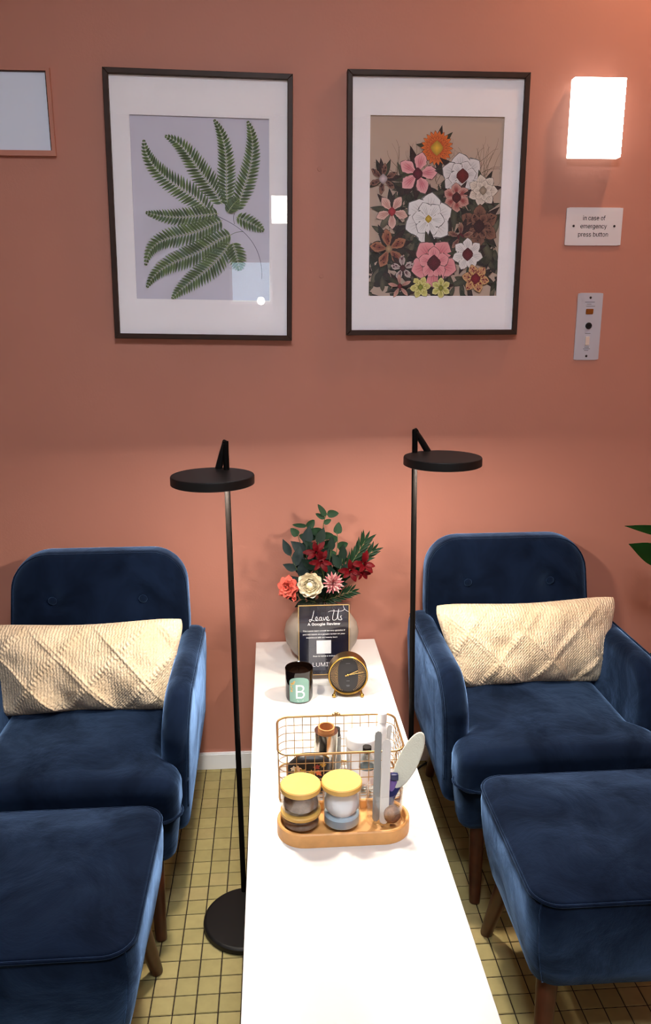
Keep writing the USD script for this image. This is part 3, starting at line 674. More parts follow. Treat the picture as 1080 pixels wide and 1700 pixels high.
# ------------------------------------------------------------------ knitted pillows
def pillow(name, label, loc, rx, rz, seed, bw, flaps=()):
    t = thing(name, label, 'pillow', loc, (0, 0, 0), 'cream cable-knit pillows')
    nu, nv = 220, 120; W, H, T = .545, .246, .064
    u, v = np.meshgrid(np.linspace(-1, 1, nu), np.linspace(-1, 1, nv), indexing='ij')
    def side(sgn):
        # pinched corners: sides bow inwards
        x = u*W/2*(1-.055*(1-u**2)*0-.035*np.cos(v*PI/2)**2*np.abs(u)**3); z = v*H/2*(1-.07*np.cos(u*PI/2)**2*np.abs(v)**3+.02*np.abs(u)**6)
        x = x*(1-.035*np.abs(v)**7); z = z*(1-.05*np.abs(u)**9)
        x = x*(1-(1-bw)*(1-v)/2)
        e = (1-np.abs(u)**3.2)*(1-np.abs(v)**2.6); y = T*np.maximum(e, 0)**.52*(1+.0*u)
        X = u*W/2; Z = v*H/2
        per = .17; ph = .03*seed; a = np.abs(((X+ph+per*10)/per % 1)-.5)*2*per/2; zz = np.abs(((Z+.13)/.17 % 1)-.5)*2*.085
        d = np.abs(a-zz)/1.4; cable = np.exp(-(d/.011)**2); inner = (a-zz > .012)
        st = np.sin(X*2*PI/.0085)*np.sin(Z*2*PI/.0085)
        relief = .0050*cable*(1+.35*np.sin((X+Z)*2*PI/.016))+.0017*st*np.where(inner, 1.0, .7)
        fold = (meshkit.fbm(np.stack([X*9+seed*5, Z*9, X*0], -1), 3, seed)-.5)*.026+.010*np.sin((X*1.0+Z*.6)*2*PI/.16+seed)*np.clip(-v+.2, 0, 1)
        k = np.clip(e*4, 0, 1); y = y+k*(relief+fold)
        return np.stack([x, sgn*y, z], -1).reshape(-1, 3)
    fr_, bk = side(-1), side(1); i, j = np.meshgrid(np.arange(nu-1), np.arange(nv-1), indexing='ij'); a = (i*nv+j).ravel()
    Q = np.column_stack([a, a+nv, a+nv+1, a+1])
    body = join((fr_, Q), (bk, Q[:, ::-1]))
    def place(m): return rot(rot(m, (1, 0, 0), rx), (0, 1, 0), rz)
    part(t, 'cover', place(body), 'cream_knit', True)
    for sx, sz, r_ in flaps:
        c = np.array([sx*(W/2*bw+.014), -.014, sz*(H/2-.004)])
        part(t, 'corner', place(ball(r_, c, (1.25, .8, 1.0), 3)), 'cream_knit', True)
pillow('knit_pillow', 'cream cable-knit lumbar pillow on the right armchair, whole in view', (.737, -.318, .562), -17, -1.2, 1, .84, [(1, -.72, .020)])
pillow('knit_pillow', 'cream cable-knit lumbar pillow on the left armchair, cut by the picture edge', (-.518, -.398, .566), -17, -.6, 2, .86, [(-1, -1, .018)])

# ------------------------------------------------------------------ floor lamps
def floor_lamp(label, base, foot, topp, disc, tie, group='black disc floor lamps'):
    t = thing('floor_lamp', label, 'floor lamp', (base[0], base[1], 0), group=group)
    B = np.array([base[0], base[1], 0.0]); loc = lambda p: np.array(p, float)-B
    part(t, 'base', lathe([(0, 0), (.104, 0), (.1085, .003), (.1095, .008), (.1085, .014), (.105, .0175), (.1, .0185), (0, .0185)], 64), 'black_metal')
    f, p, e = loc((*foot, .018)), loc(topp), loc(tie)
    pl = np.vstack([np.linspace(f, p-np.array([0, 0, .016]), 12), spline([p-np.array([0, 0, .010]), p, p+(e-p)*.12+np.array([0, 0, -.001])], 8)[1:]])
    part(t, 'pole', tube(pl, .0068, 14), 'pole_metal')
    part(t, 'arm', tube(np.vstack([spline([p+np.array([0, 0, -.002]), p+(e-p)*.3, e], 10)]), np.linspace(.0072, .0085, 10), 14), 'black_metal')
    d = loc(disc); R = .0925
    part(t, 'shade', mv(lathe([(R-.004, -.0215), (R, -.0195), (R, -.0035), (R-.0012, -.001), (R-.0045, 0), (0, 0)]+[], 72), d), 'black_metal')
    part(t, 'rim', mv(lathe([(R-.004, -.0215), (R-.016, -.0215), (R-.018, -.017)], 72), d), 'black_metal')
    part(t, 'reflector', mv(lathe([(.0302, -.0182), (R-.0165, -.0182), (R-.0165, -.0165), (.0302, -.0165)], 64), d), 'white_plastic', label='white reflector ring under the black shade')
    part(t, 'led_module', mv(lathe([(0, -.0192), (.0285, -.0192), (.030, -.0182), (.030, -.0165), (0, -.0165)], 48), d), 'lamp_diffuser', label='glowing round lamp module under the black shade')
    return t
floor_lamp('black disc floor lamp on the left, its round base showing beside the cabinet', (-.084, -.717), (-.095, -.625), (-.1035, -.632, 1.212), (-.131, -.690, 1.148), (-.124, -.612, 1.140))
floor_lamp('black disc floor lamp on the right, its base hidden behind the cabinet', (.357, -.622), (.362, -.535), (.3475, -.535, 1.2185), (.404, -.595, 1.165), (.388, -.512, 1.157))

# ------------------------------------------------------------------ tray, jars, cup and tools
TX, TY = .133, -.992
t = thing('wooden_tray', 'oblong bamboo tray with rounded ends holding the glass jars', 'tray', (TX, TY, ZT))
o = rounded([(-.136, -.058), (.136, -.058), (.136, .058), (-.136, .058)], .0565, 140)
m1 = mv(pad(inset(o, .004), .009, .003, 4, seg=3), (0, 0, .0050)); part(t, 'bottom', m1, 'bamboo')
def wall_ring(o, th, z0, z1, b=.0022):
    seq = [(0, z0), (0+0, z1-b), (b, z1), (th-b, z1), (th, z1-b), (th, z0)]
    R = [np.column_stack([inset(o, d), np.full(len(o), z)]) for d, z in seq]; V = np.vstack(R); n = len(o); i = np.arange(n); j = (i+1) % n; F = []
    for k in range(len(R)): a, b_ = k*n, ((k+1) % len(R))*n; F += [np.column_stack([a+i, a+j, b_+j]), np.column_stack([a+i, b_+j, b_+i])]
    return V, np.vstack(F)
part(t, 'rim', wall_ring(o, .0075, .0003, .030), 'bamboo')
ZJ = ZT+.0095
def jar(label, x, y, z, r, h, contents, lid=True, lid_h=.013, group=None, bulge=.0):
    t = thing('glass_jar', label, 'jar', (x, y, z), group=group)
    ro, ri = r, r-.0022
    part(t, 'glass', lathe([(0, .0002), (ro-.007, .0002), (ro-.002, .003), (ro, .009), (ro, h-.004), (ro-.0015, h), (ri, h-.002), (ri, .010), (ri-.005, .005), (0, .005)], 56), 'jar_glass')
    if lid:
        l = part(t, 'lid', mv(lathe([(0, 0), (r-.004, 0), (r+.0005, .0005), (r+.002, .002), (r+.002, lid_h-.002), (r, lid_h), (0, lid_h)], 64), (0, 0, h+.0002)), 'bamboo_lid')
    for nm, mesh, mt in contents: part(t, nm, mesh, mt)
    return t
def heap(r, h, seed):
    m = lathe([(0, .0055), (r*.85, .0055), (r, .011), (r*.96, h*.7), (r*.6, h), (0, h*.95)], 36); v = m[0]; v[:, 2] += (meshkit.fbm(v*60, 3, seed)-.5)*h*.35*(v[:, 2] > .012); return v, m[1]
R_ = random.Random(5)
jar('short glass jar with bamboo lid, lower of the stack on the tray', .046, -.987, ZJ, .0395, .031, [('cotton_pads', heap(.0365, .023, 1), 'dark_contents')], lid_h=.0095)
jar('short glass jar with yellow bamboo lid, upper of the stack on the tray', .046, -.987, ZJ+.031+.0099, .0395, .0425, [('hair_ties', heap(.036, .030, 2), 'dark_contents')])
cot = []
for k in range(6):
    a = k*PI/3; cot.append(ball(.015, (.017*math.cos(a), .017*math.sin(a), .062+.003*(k % 2)), (1, 1, .95), 3))
jar('tall glass jar of white cotton with yellow bamboo lid, middle of the tray', .130, -.987, ZJ, .0395, .087, [('cotton_ball', (lambda m: (m[0]+0, m[1]))(ball(.0362, (0, 0, .053), (1, 1, .9), 4)), 'cotton'), ('cotton_pad', mv(cyl(.0362, .0055, .030, 40, .004), (0, 0, 0)), 'cotton_blue')])
CX, CY = .218, -.985
t = thing('tumbler', 'clear straight glass holding files, at the right end of the tray', 'glass', (CX, CY, ZJ))
part(t, 'glass', lathe([(0, .0002), (.034, .0002), (.037, .003), (.038, .012), (.0385, .078), (.0377, .0795), (.0365, .078), (.036, .014), (.033, .008), (0, .007)], 56), 'jar_glass')
def board(p0, p1, w, th, nrm):
    p0, p1 = np.array(p0, float), np.array(p1, float); L = np.linalg.norm(p1-p0)
    o = rounded([(-w/2, 0), (w/2, 0), (w/2, L), (-w/2, L)], w*.49, 60); v, f = pad(o, th, th*.4, 3, seg=3); return v@basis(p1-p0, nrm).T+p0, f
def tool(name, label, cat, p0, p1, w, th, mt, nrm=(.1, -1, .1)):
    p0 = np.array(p0); t = thing(name, label, cat, p0); m = board((0, 0, 0), np.array(p1)-p0, w, th, nrm); part(t, 'board', m, mt); return t
tool('nail_file', 'grey nail file leaning in the glass on the tray, left of the white file', 'nail file', (.199, -1.000, ZJ+.009), (.209, -.952, .655), .015, .003, 'file_grey')
tool('nail_file', 'white nail file leaning in the glass on the tray, right of the grey file', 'nail file', (.214, -1.010, ZJ+.009), (.226, -.958, .640), .019, .003, 'file_white')
tool('nail_file', 'slim pale nail file at the back of the glass on the tray', 'nail file', (.206, -.972, ZJ+.009), (.233, -.950, .668), .012, .0025, 'file_white', (.3, -1, 0))
t = thing('foot_file', 'oval pale foot file leaning out of the glass towards the right', 'foot file', (.212, -.985, ZJ+.010))
d = np.array([.300, -.945, .640])-np.array([.212, -.985, ZJ+.010]); L = np.linalg.norm(d); d /= L; B_ = basis(d, (-.35, -1, .35))
o = np.column_stack([0.0215*np.cos(np.linspace(0, 2*PI, 80, endpoint=False)), L-.060+.064*np.sin(np.linspace(0, 2*PI, 80, endpoint=False))])
v, f = pad(o, .008, .003, 5); part(t, 'pad', (v@B_.T, f), 'paddle')
o2 = rounded([(-.007, 0), (.007, 0), (.0105, L-.105), (-.0105, L-.105)], .005, 50); v, f = pad(o2, .007, .003, 3); part(t, 'handle', (v@B_.T, f), 'navy_plastic', label='navy blue handle')
t = thing('nail_brush', 'purple handled nail brush standing in the glass on the tray', 'brush', (.232, -.968, ZJ+.010))
part(t, 'handle', tube([(0, 0, 0), (.002, .001, .03), (.008, .001, .072)], [.006, .009, .008], 14), 'purple_plastic')
part(t, 'bristles', mv(rbox(.016, .012, .014, .002, 2), (.0092, .001, .080)), 'navy_plastic')
single('pumice_stone', (lambda m: (m[0]*(1+.12*(meshkit.fbm(m[0]*90, 3, 4)-.5)[:, None])+np.array([.232, -1.002, ZJ+.0265]), m[1]))(ball(.018, sub=4)), 'pumice', 'brown round pumice stone at the bottom of the glass on the tray', 'pumice stone', True)

# ------------------------------------------------------------------ wire basket and what it holds
bx0, bx1, by0, by1, bz0, bz1 = .001, .274, -.906, -.742, ZT+.002, ZT+.122
t = thing('wire_basket', 'gold wire grid basket standing behind the tray', 'basket', ((bx0+bx1)/2, (by0+by1)/2, ZT))
cx, cy = (bx0+bx1)/2, (by0+by1)/2; hx, hy = (bx1-bx0)/2, (by1-by0)/2
ro = rounded([(-hx, -hy), (hx, -hy), (hx, hy), (-hx, hy)], .026, 120)
lvl = lambda z, k=1.0: np.column_stack([ro*k, np.full(len(ro), z)])
part(t, 'rim', tube(lvl(.122), .0026, 8, True), 'basket_wire')
part(t, 'base_ring', tube(lvl(.0035, .985), .0020, 8, True), 'basket_wire')
for k in range(5): part(t, 'wire', tube(lvl(.0225+k*.0195, .985+.015*(k+1)/6), .00085, 6, True), 'basket_wire')
xs = np.linspace(-hx+.02, hx-.02, 13)
for x in xs: part(t, 'wire', tube([(x, -hy, .121), (x, -hy*.985, .0035), (x, -hy*.9, .0025), (x, hy*.9, .0025), (x, hy*.985, .0035), (x, hy, .121)], .00085, 6), 'basket_wire')
for y in np.linspace(-hy+.018, hy-.018, 7): part(t, 'wire', tube([(-hx, y, .121), (-hx*.985, y, .0037), (-hx*.9, y, .0046), (hx*.9, y, .0046), (hx*.985, y, .0037), (hx, y, .121)], .00085, 6), 'basket_wire')
kn = [ball(.0042, (-.004+.0055*q, hy, .1245+(.003 if q == 1 else 0)), sub=2) for q in range(3)]
part(t, 'knot', join(*kn), 'basket_wire', label='small copper knot on the back rim')
ZBK = ZT+.0078
t = thing('foil_roll', 'upright roll of silver foil on a brown cardboard core in the basket', 'foil roll', (.107, -.800, ZBK), (3, 2, 0))
part(t, 'foil', lathe([(.019, .001), (.0265, .001), (.0265, .113), (.019, .113), (.019, .001)], 48), 'foil', 40)
part(t, 'core', lathe([(.0155, 0), (.0188, 0), (.0188, .123), (.0155, .123), (.0155, 0)], 40), 'cardboard', 40, label='brown cardboard core')
t = thing('grey_tube', 'dull grey tube standing behind the foil roll in the basket', 'tube', (.137, -.772, ZBK))
part(t, 'body', lathe([(0, 0), (.011, 0), (.011, .08), (0, .08)], 28), 'file_grey'); part(t, 'cap', lathe([(0, .0802), (.0095, .0802), (.009, .098), (0, .098)], 28), 'steel_screw')
# black printed pouch
t = thing('cosmetic_pouch', 'black pouch with printed cream and orange flowers in the basket', 'pouch', (.068, -.862, ZBK+.001), (0, 0, -3))
o = rounded([(-.046, 0), (.046, 0), (.046, .075), (.030, .088), (-.018, .088), (-.046, .062)], [.008, .008, .012, .03, .03, .015], 90)
v, f = xz(pad(o, .030, .012, 6, lambda p, tt: .004*(1-tt**2))); part(t, 'body', (v, f), 'black_pouch')
r2 = random.Random(9)
for k in range(15):
    x, z = r2.uniform(-.034, .036), r2.uniform(.018, .076); A = Art(); col = r2.choice([(230, 190, 150), (220, 120, 70), (236, 224, 196), (190, 150, 60), (150, 60, 50)])
    for q in range(5): A.poly(petal_pts((0, 0), q*72+r2.uniform(0, 40), r2.uniform(.006, .010), .005, 6), col)
    vv, ff = A.mesh(); part(t, 'printed_flower', mv(xz((vv, ff)), (x, -.0195, z)), 'ink_art', False, col=A.col())
part(t, 'zip', tube([(-.040, -.0005, .064), (-.018, -.0005, .0886), (.030, -.0005, .0886), (.045, -.0005, .077)], .0016, 6), 'brass')
t = thing('white_tub', 'white plastic tub with screw lid in the basket, right of the foil roll', 'tub', (.192, -.812, ZBK))
part(t, 'body', lathe([(0, 0), (.031, 0), (.034, .003), (.036, .080), (0, .080)], 44), 'white_plastic'); part(t, 'lid', lathe([(0, .0803), (.038, .0803), (.038, .099), (.036, .102), (0, .102)], 44), 'white_plastic')
t = thing('pump_bottle', 'white slim bottle with a cap, back right corner of the basket', 'bottle', (.243, -.775, ZBK))
part(t, 'body', lathe([(0, 0), (.017, 0), (.018, .002), (.018, .09), (.010, .105), (.008, .112), (0, .112)], 36), 'white_plastic'); part(t, 'cap', lathe([(0, .1122), (.0105, .1122), (.0105, .135), (.009, .137), (0, .137)], 32), 'white_plastic')
t = thing('clear_bottle', 'small clear plastic bottle with pale label, behind the tray between jar and glass', 'bottle', (.196, -.872, ZBK))
part(t, 'body', lathe([(0, 0), (.016, 0), (.018, .003), (.018, .072), (.012, .082), (.0085, .085), (.0085, .094), (.0072, .094), (.0072, .084), (.0165, .071), (.0165, .004), (0, .003)], 36), 'bottle_clear'); part(t, 'label', lathe([(.0183, .02), (.0184, .02), (.0184, .058), (.0183, .058)], 36), 'tissue'); part(t, 'cap', lathe([(0, .0945), (.0095, .0945), (.0095, .107), (0, .107)], 28), 'black_metal')
t = thing('tissue_pack', 'folded white tissue pack lying in the front right of the basket', 'tissues', (.148, -.868, ZBK))
part(t, 'pack', rbox(.060, .050, .024, .005, 3, (6, 5, 2), c=(0, 0, .0125)), 'tissue'); part(t, 'label', rbox(.03, .02, .001, .0004, 1, c=(.004, -.002, .0252)), 'cotton_blue', False)

# ------------------------------------------------------------------ candle
t = thing('candle', 'scented candle in a black glass with a mint green label B', 'candle', (.064, -.409, ZT))
part(t, 'glass', lathe([(0, .0002), (.032, .0002), (.0355, .002), (.0375, .009), (.0388, .091), (.0380, .0925), (.0368, .091), (.0355, .045), (0, .044)], 64), 'candle_glass')
part(t, 'wax', lathe([(0, .0442), (.0352, .0442), (.0354, .050), (.031, .049), (0, .0485)], 48), 'candle_wax'); part(t, 'wick', tube([(0, 0, .048), (.001, 0, .055), (.003, 0, .059)], .0009, 6), 'black_ink')
def wrap(o, R0=.0376, slope=.0013/.082, off=.0006, face=-90+0):
    """bend a flat drawing (x, z) round the glass"""
    v, f = o; z = v[:, 1]; R = R0+(z-.009)*slope+off+(v[:, 2] if v.shape[1] > 2 else 0); a = v[:, 0]/R0+math.radians(face)
    return np.column_stack([R*np.cos(a), R*np.sin(a), z]), f
FACE = -92
def label_grid():
    xs_ = np.linspace(-.0285, .0285, 31); V, F = [], []
    for x in xs_:
        top_ = .061+.018*math.sqrt(max(0, 1-(x/.0287)**2))
        for k in range(9): V.append((x, .004+(top_-.004)*k/8, 0))
    for i in range(30):
        for k in range(8): a = i*9+k; F += [(a, a+9, a+10), (a, a+10, a+1)]
    return np.array(V), np.array(F)
lb = part(t, 'label', wrap(label_grid(), off=.0005, face=FACE), 'mint_label', True)
tm = trimesh.Trimesh(*text('B', .040, .024, (.003, .037), .0002), process=False).subdivide().subdivide()
part(lb, 'lettering', wrap((np.array(tm.vertices), np.array(tm.faces)), off=.0007, face=FACE), 'white_ink', False)
part(lb, 'small_print', wrap(join(*[box(x0, x1, .0104, .0112, 0, .0002) if False else (np.array([(x0, z, 0), (x1, z, 0), (x1, z+.001, 0), (x0, z+.001, 0)], float), np.array([(0, 1, 2), (0, 2, 3)])) for x0, x1, z in ((-.006, .012, .0110), (-.004, .010, .0085))]), off=.0008, face=FACE), 'white_ink', False)
gold = [ball(.0026+.0014*r2.random(), (x, z, .0), (1, 1, .15), 2) for x, z in ((-.021, .058), (-.0225, .050), (-.016, .061), (-.020, .044), (-.013, .066), (-.0215, .037))]
part(lb, 'gold_dots', wrap(join(*gold), off=.0006, face=FACE), 'gold_ink', True)

# ------------------------------------------------------------------ table clock
t = thing('table_clock', 'round brass desk clock with a black dial on ball feet', 'clock', (.200, -.405, ZT), (0, 0, -3))
tilt = lambda m: rot(m, (1, 0, 0), -5, (0, 0, .06)); R = .0550
yy = lambda m: (np.column_stack([m[0][:, 0], m[0][:, 2], m[0][:, 1]+.0635]), m[1][:, ::-1])  # lathe axis z -> y, centre height .0635
part(t, 'case', tilt(yy(lathe([(0, .040), (R-.006, .040), (R, .035), (R, -.008), (R-.0005, -.0095), (R-.004, -.0095), (R-.004, -.002), (0, -.002)], 72))), 'brass_dark')
part(t, 'bezel', tilt(yy(lathe([(R+.0004, -.004), (R+.0004, -.0105), (R-.001, -.012), (R-.0035, -.0115), (R-.0042, -.0085)], 72))), 'brass')
dial = part(t, 'dial', tilt(yy(lathe([(0, -.0035), (R-.0041, -.0035), (R-.0041, -.0022), (0, -.0022)], 72))), 'clock_dial')
tk = []
for k in range(72):
    a = 2*PI*k/72; side_ = abs(math.cos(a)); l = .004+.017*max(0, side_-.45)/.55
    if side_ < .30: continue
    m = box(R-.006-l, R-.006, -.0042, -.0036, -.00024, .00024); m = rot(m, (0, 1, 0), -math.degrees(a)); tk.append(mv(m, (0, 0, .0635)))
part(dial, 'tick_marks', tilt(join(*tk)), 'gold_ink', False)
part(dial, 'small_print', tilt(mv(join(*[box(-w_, w_, -.0042, -.0036, z-.0004, z+.0004) for w_, z in ((.006, .033), (.0045, -.018), (.005, -.030), (.004, -.033))]), (0, 0, .0635))), 'grey_ink', False)
def hand(ang, L, w): return tilt(mv(rot(join(box(-.008, L, -.0062, -.0054, -w/2, w/2)), (0, 1, 0), -ang), (0, 0, .0635)))
part(t, 'hour_hand', hand(24, .030, .0022), 'gold_ink', False); part(t, 'minute_hand', hand(11, .044, .0018), 'gold_ink', False)
part(t, 'hub', tilt(mv(xz(cyl(.0028, .005, .008, 20)), (0, 0, .0635))), 'brass')
for s in (-1, 1):
    part(t, 'foot', join(ball(.0058, (s*.039, -.012, .0060), sub=3), tube([(s*.039, -.012, .008), (s*.0345, -.004, .020)], .0028, 10)), 'brass')
part(t, 'foot', join(ball(.005, (0, .036, .0052), sub=3), tube([(0, .036, .006), (0, .033, .016)], .003, 10)), 'brass')

# ------------------------------------------------------------------ acrylic card stand with the review card
t = thing('review_sign', 'navy review card in a clear acrylic stand with gold border', 'sign', (.1405, -.300, ZT))
part(t, 'stand', join(box(-.078, .078, .0016, .0034, .0005, .236), box(-.078, .078, -.0036, -.0018, .012, .234), box(-.078, .078, -.045, .045, .0003, .0032)), 'acrylic', False)
cd = part(t, 'card', box(-.0735, .0735, -.0013, .0013, .015, .232), 'card_navy', False)
zf = -.0016
def face(m): return mv(xz(m), (0, -.0014, 0))
def quad(x0, x1, z0, z1, d=.0002): return box(x0, x1, z0, z1, 0, d)
part(cd, 'border', face(join(quad(-.0735, .0735, .229, .232), quad(-.0735, .0735, .015, .0175), quad(-.0735, -.0712, .015, .232), quad(.0712, .0735, .015, .232))), 'gold_ink', False)
part(cd, 'marble_band', face(quad(-.044, .004, .030, .150, .0001)), 'card_grey', False)
part(cd, 'blank_square', face(quad(-.0215, .0205, .082, .123, .0003)), 'white_ink', False)
arcs = [tube(np.column_stack([.075+.020*np.cos(a), .233+.024*np.sin(a), np.full(16, .0003)]), .0006, 5) for a in [np.linspace(math.radians(185), math.radians(265), 16)]]
arcs.append(tube(spline([(.012, .2095, .0003), (.030, .2125, .0003), (.052, .2120, .0003), (.060, .2175, .0003)], 14), .0006, 5))
a_ = [(x, z, y) for x, z, y in []]
keep = np.clip
m = join(*arcs); m = (np.column_stack([np.minimum(m[0][:, 0], .0705), np.minimum(m[0][:, 1], .2285), m[0][:, 2]]), m[1])
part(cd, 'flourish', face(m), 'white_ink', False)
def script(strokes, s, c, w=.0009):
    return join(*[tube(np.column_stack([spline([(c[0]+x*s, c[1]+y*s) for x, y in st], 8*len(st)), np.full(8*len(st), .0003)]), w, 5, flat=.25) for st in strokes])
lv = [[(.35, .95), (.28, .6), (.12, .1), (0, -.05), (-.05, .12), (.15, .12), (.4, .02)],            # L
      [(.45, .12), (.62, .28), (.58, .38), (.48, .25), (.52, .05), (.72, .08)],                     # e
      [(.98, .34), (.84, .3), (.80, .08), (.92, .06), (1.0, .32), (1.0, .08), (1.1, .06)],           # a
      [(1.15, .34), (1.22, .06), (1.36, .36)],                                                       # v
      [(1.40, .14), (1.56, .28), (1.52, .38), (1.42, .25), (1.46, .05), (1.70, .10)],               # e
      [(2.02, .98), (1.96, .4), (2.02, .05), (2.2, .08), (2.36, .5), (2.46, 1.02), (2.40, .3), (2.46, .06)],  # U
      [(2.74, .42), (2.62, .36), (2.68, .22), (2.74, .10), (2.60, .05), (2.5, .12)]]                 # s
part(cd, 'script_lettering', face(script(lv, .0335, (-.0400, .1830))), 'white_ink', False)
def line(s, h, w, z, x=0, nm='lettering', bold=False): part(cd, nm, face(text(s, h, w, (x, z), .0003, bold)), 'white_ink', False)
line('A Google Review', .0078, .094, .1735, 0, bold=True)
line('The Lumin team would be very grateful if', .0038, .122, .1530, 0, bold=True)
line('you can leave us a google review on your', .0038, .122, .1425, 0, bold=True)
line('experience with our beauty team', .0038, .090, .1325, -.006, bold=True)
line('Scan to leave a review', .0038, .064, .0745, 0, bold=True)
line('LUMIN', .0125, .058, .0480, -.004)

# ------------------------------------------------------------------ vase and the stems in it
VX, VY = .1435, -.138
t = thing('vase', 'round squat stone-grey vase behind the navy card', 'vase', (VX, VY, ZT))
part(t, 'body', lathe([(0, .0003), (.060, .0003), (.066, .004), (.092, .028), (.110, .058), (.115, .085), (.110, .110), (.092, .136), (.066, .152), (.048, .160), (.043, .168), (.045, .176), (.042, .177), (.0395, .168), (.044, .158), (.062, .148), (.088, .132), (.106, .108), (.111, .085), (.106, .060), (.088, .032), (.060, .008), (0, .007)], 72), 'vase_glaze', 50)
MOUTH = np.array([VX, VY, ZT+.172])
def stem_path(k, head, lift=.5):
    a = k*2.4; f0 = np.array([VX+.03*math.cos(a+PI), VY+.03*math.sin(a+PI), ZT+.03]); mth = MOUTH+np.array([.026*math.cos(a), .026*math.sin(a), 0])
    h = np.array(head, float); mid = mth+(h-mth)*.5+np.array([0, 0, .03*lift]); return spline([f0, mth, mid, h], 26)
def petal_mesh(L, w, cup, curl, n=7, m=5, ruff=0, rr=None, thick=.0007, rnd=1.0):
    t_, s_ = np.linspace(0, 1, n), np.linspace(-1, 1, m); V = []
    for t in t_:
        hw = w/2*math.sin(PI*(.08+.80*t**rnd))**.7
        for s in s_:
            z = cup*L*(t*(1-t)*2)+curl*L*t*t+.25*hw*(s*s)+(ruff*L*rr.uniform(-1, 1)*t if ruff else 0)
            V.append((s*hw, L*t-.12*L*t*s*s, z))
    V = np.array(V); F = []
    for i in range(n-1):
        for j in range(m-1): a = i*m+j; F += [(a, a+1, a+m+1), (a, a+m+1, a+m)]
    F = np.array(F); N = len(V); return np.vstack([V, V-[0, 0, thick]]), np.vstack([F, F[:, ::-1]+N])
def bloom(name, label, cat, k, head, axis, layers, mt, heart=None, seed=0, ruff=0, calyx=True, mt2=None, rnd=1.0):
    """flower on a stem: layers = (count, radius, petal length, width, open angle, cup, curl)"""
    t = thing(name, label, cat, head); r = random.Random(seed); H = np.array(head); ax = np.array(axis, float)/np.linalg.norm(axis)
    path = stem_path(k, H-ax*.012)-H; part(t, 'stem', tube(path, .0022, 8), 'stem_green')
    if calyx: part(t, 'calyx', ball(.008, -ax*.008, (1, 1, 1), 2), 'stem_green')
    e1 = np.cross(ax, [0, 0, 1.0]); e1 = e1/np.linalg.norm(e1) if np.linalg.norm(e1) > 1e-3 else np.array([1.0, 0, 0]); e2 = np.cross(ax, e1)
    for q, (cnt, rad, Lp, w, op, cup, curl) in enumerate(layers):
        for i in range(cnt):
            a = 2*PI*i/cnt+q*.7+r.uniform(-.12, .12); out = e1*math.cos(a)+e2*math.sin(a); o_ = math.radians(op+r.uniform(-5, 5))
            d = out*math.sin(o_)+ax*math.cos(o_); nrm = ax*math.sin(o_)-out*math.cos(o_)
            v, f = petal_mesh(Lp*r.uniform(.92, 1.06), w, cup, curl, ruff=ruff, rr=r, rnd=rnd); v = v@basis(d, nrm).T+out*rad
            part(t, 'petal', (v, f), (mt2 if mt2 and (q+i) % 2 else mt), True)
    if heart: part(t, 'heart', ball(heart[0], ax*heart[2], (1, 1, 1), 3), heart[1])
    return t
F3 = (0, -1, .35)
bloom('carnation', 'coral pink ruffled carnation at the left of the bouquet', 'flower', 0, (.042, -.205, .712), (-.45, -1, .2), [(8, .006, .030, .024, 82, .1, -.1), (8, .005, .027, .022, 60, .15, 0), (7, .004, .024, .020, 38, .2, .05), (6, .002, .021, .018, 18, .2, .1), (3, .001, .018, .014, 6, .1, .1)], 'petal_coral', seed=1, ruff=.12, rnd=1.7)
bloom('carnation', 'small coral pink carnation bud below the larger coral bloom', 'flower', 1, (.060, -.215, .688), (-.1, -1, -.3), [(5, .002, .018, .012, 22, .2, .1), (4, .001, .016, .010, 8, .2, .1)], 'petal_coral', seed=2, ruff=.05)
bloom('ranunculus', 'round cream white ranunculus in the middle of the bouquet', 'flower', 2, (.106, -.218, .722), (-.1, -1, .25), [(10, .012, .028, .030, 84, .10, .45), (10, .012, .029, .029, 62, .15, .5), (9, .012, .026, .026, 44, .2, .55), (8, .012, .022, .024, 30, .12, .5), (6, .012, .019, .022, 12, .1, .55), (4, .009, .019, .018, 2, .05, .6)], 'petal_cream', heart=(.0115, 'petal_cream', .011), seed=3, rnd=1.7)
bloom('chrysanthemum', 'dusky pink spider chrysanthemum right of the cream bloom', 'flower', 3, (.172, -.212, .724), (.15, -1, .3), [(16, .003, .032, .0070, 80, .2, .2), (16, .003, .030, .0066, 62, .25, .3), (14, .002, .027, .006, 45, .3, .35), (12, .002, .024, .0055, 28, .3, .4), (8, .001, .020, .005, 12, .3, .4)], 'petal_dusk', seed=4, mt2='petal_dusk_pale')
def orchid(label, k, head, axis, seed, sc=1.0):
    return bloom('lily', label, 'flower', k, head, axis, [(3, .003, .034*sc, .017*sc, 74, .12, -.12), (3, .003, .032*sc, .015*sc, 62, .15, -.05), (4, .001, .014*sc, .006*sc, 22, .2, .2)], 'petal_wine', seed=seed)
orchid('dark red lily high in the middle of the bouquet', 4, (.126, -.190, .812), (-.15, -1, .5), 5, 1.05)
orchid('dark red lily just below the highest red lily', 5, (.138, -.205, .790), (.2, -1, .1), 6)
orchid('dark red lily right of the pink chrysanthemum', 6, (.226, -.200, .758), (.1, -1, .15), 7, 1.05)
orchid('dark red lily at the right end of the bouquet', 7, (.266, -.195, .776), (.5, -1, .4), 8, 1.1)
orchid('small dark red lily under the right-hand red lily', 8, (.262, -.190, .750), (.6, -1, -.2), 9, .85)

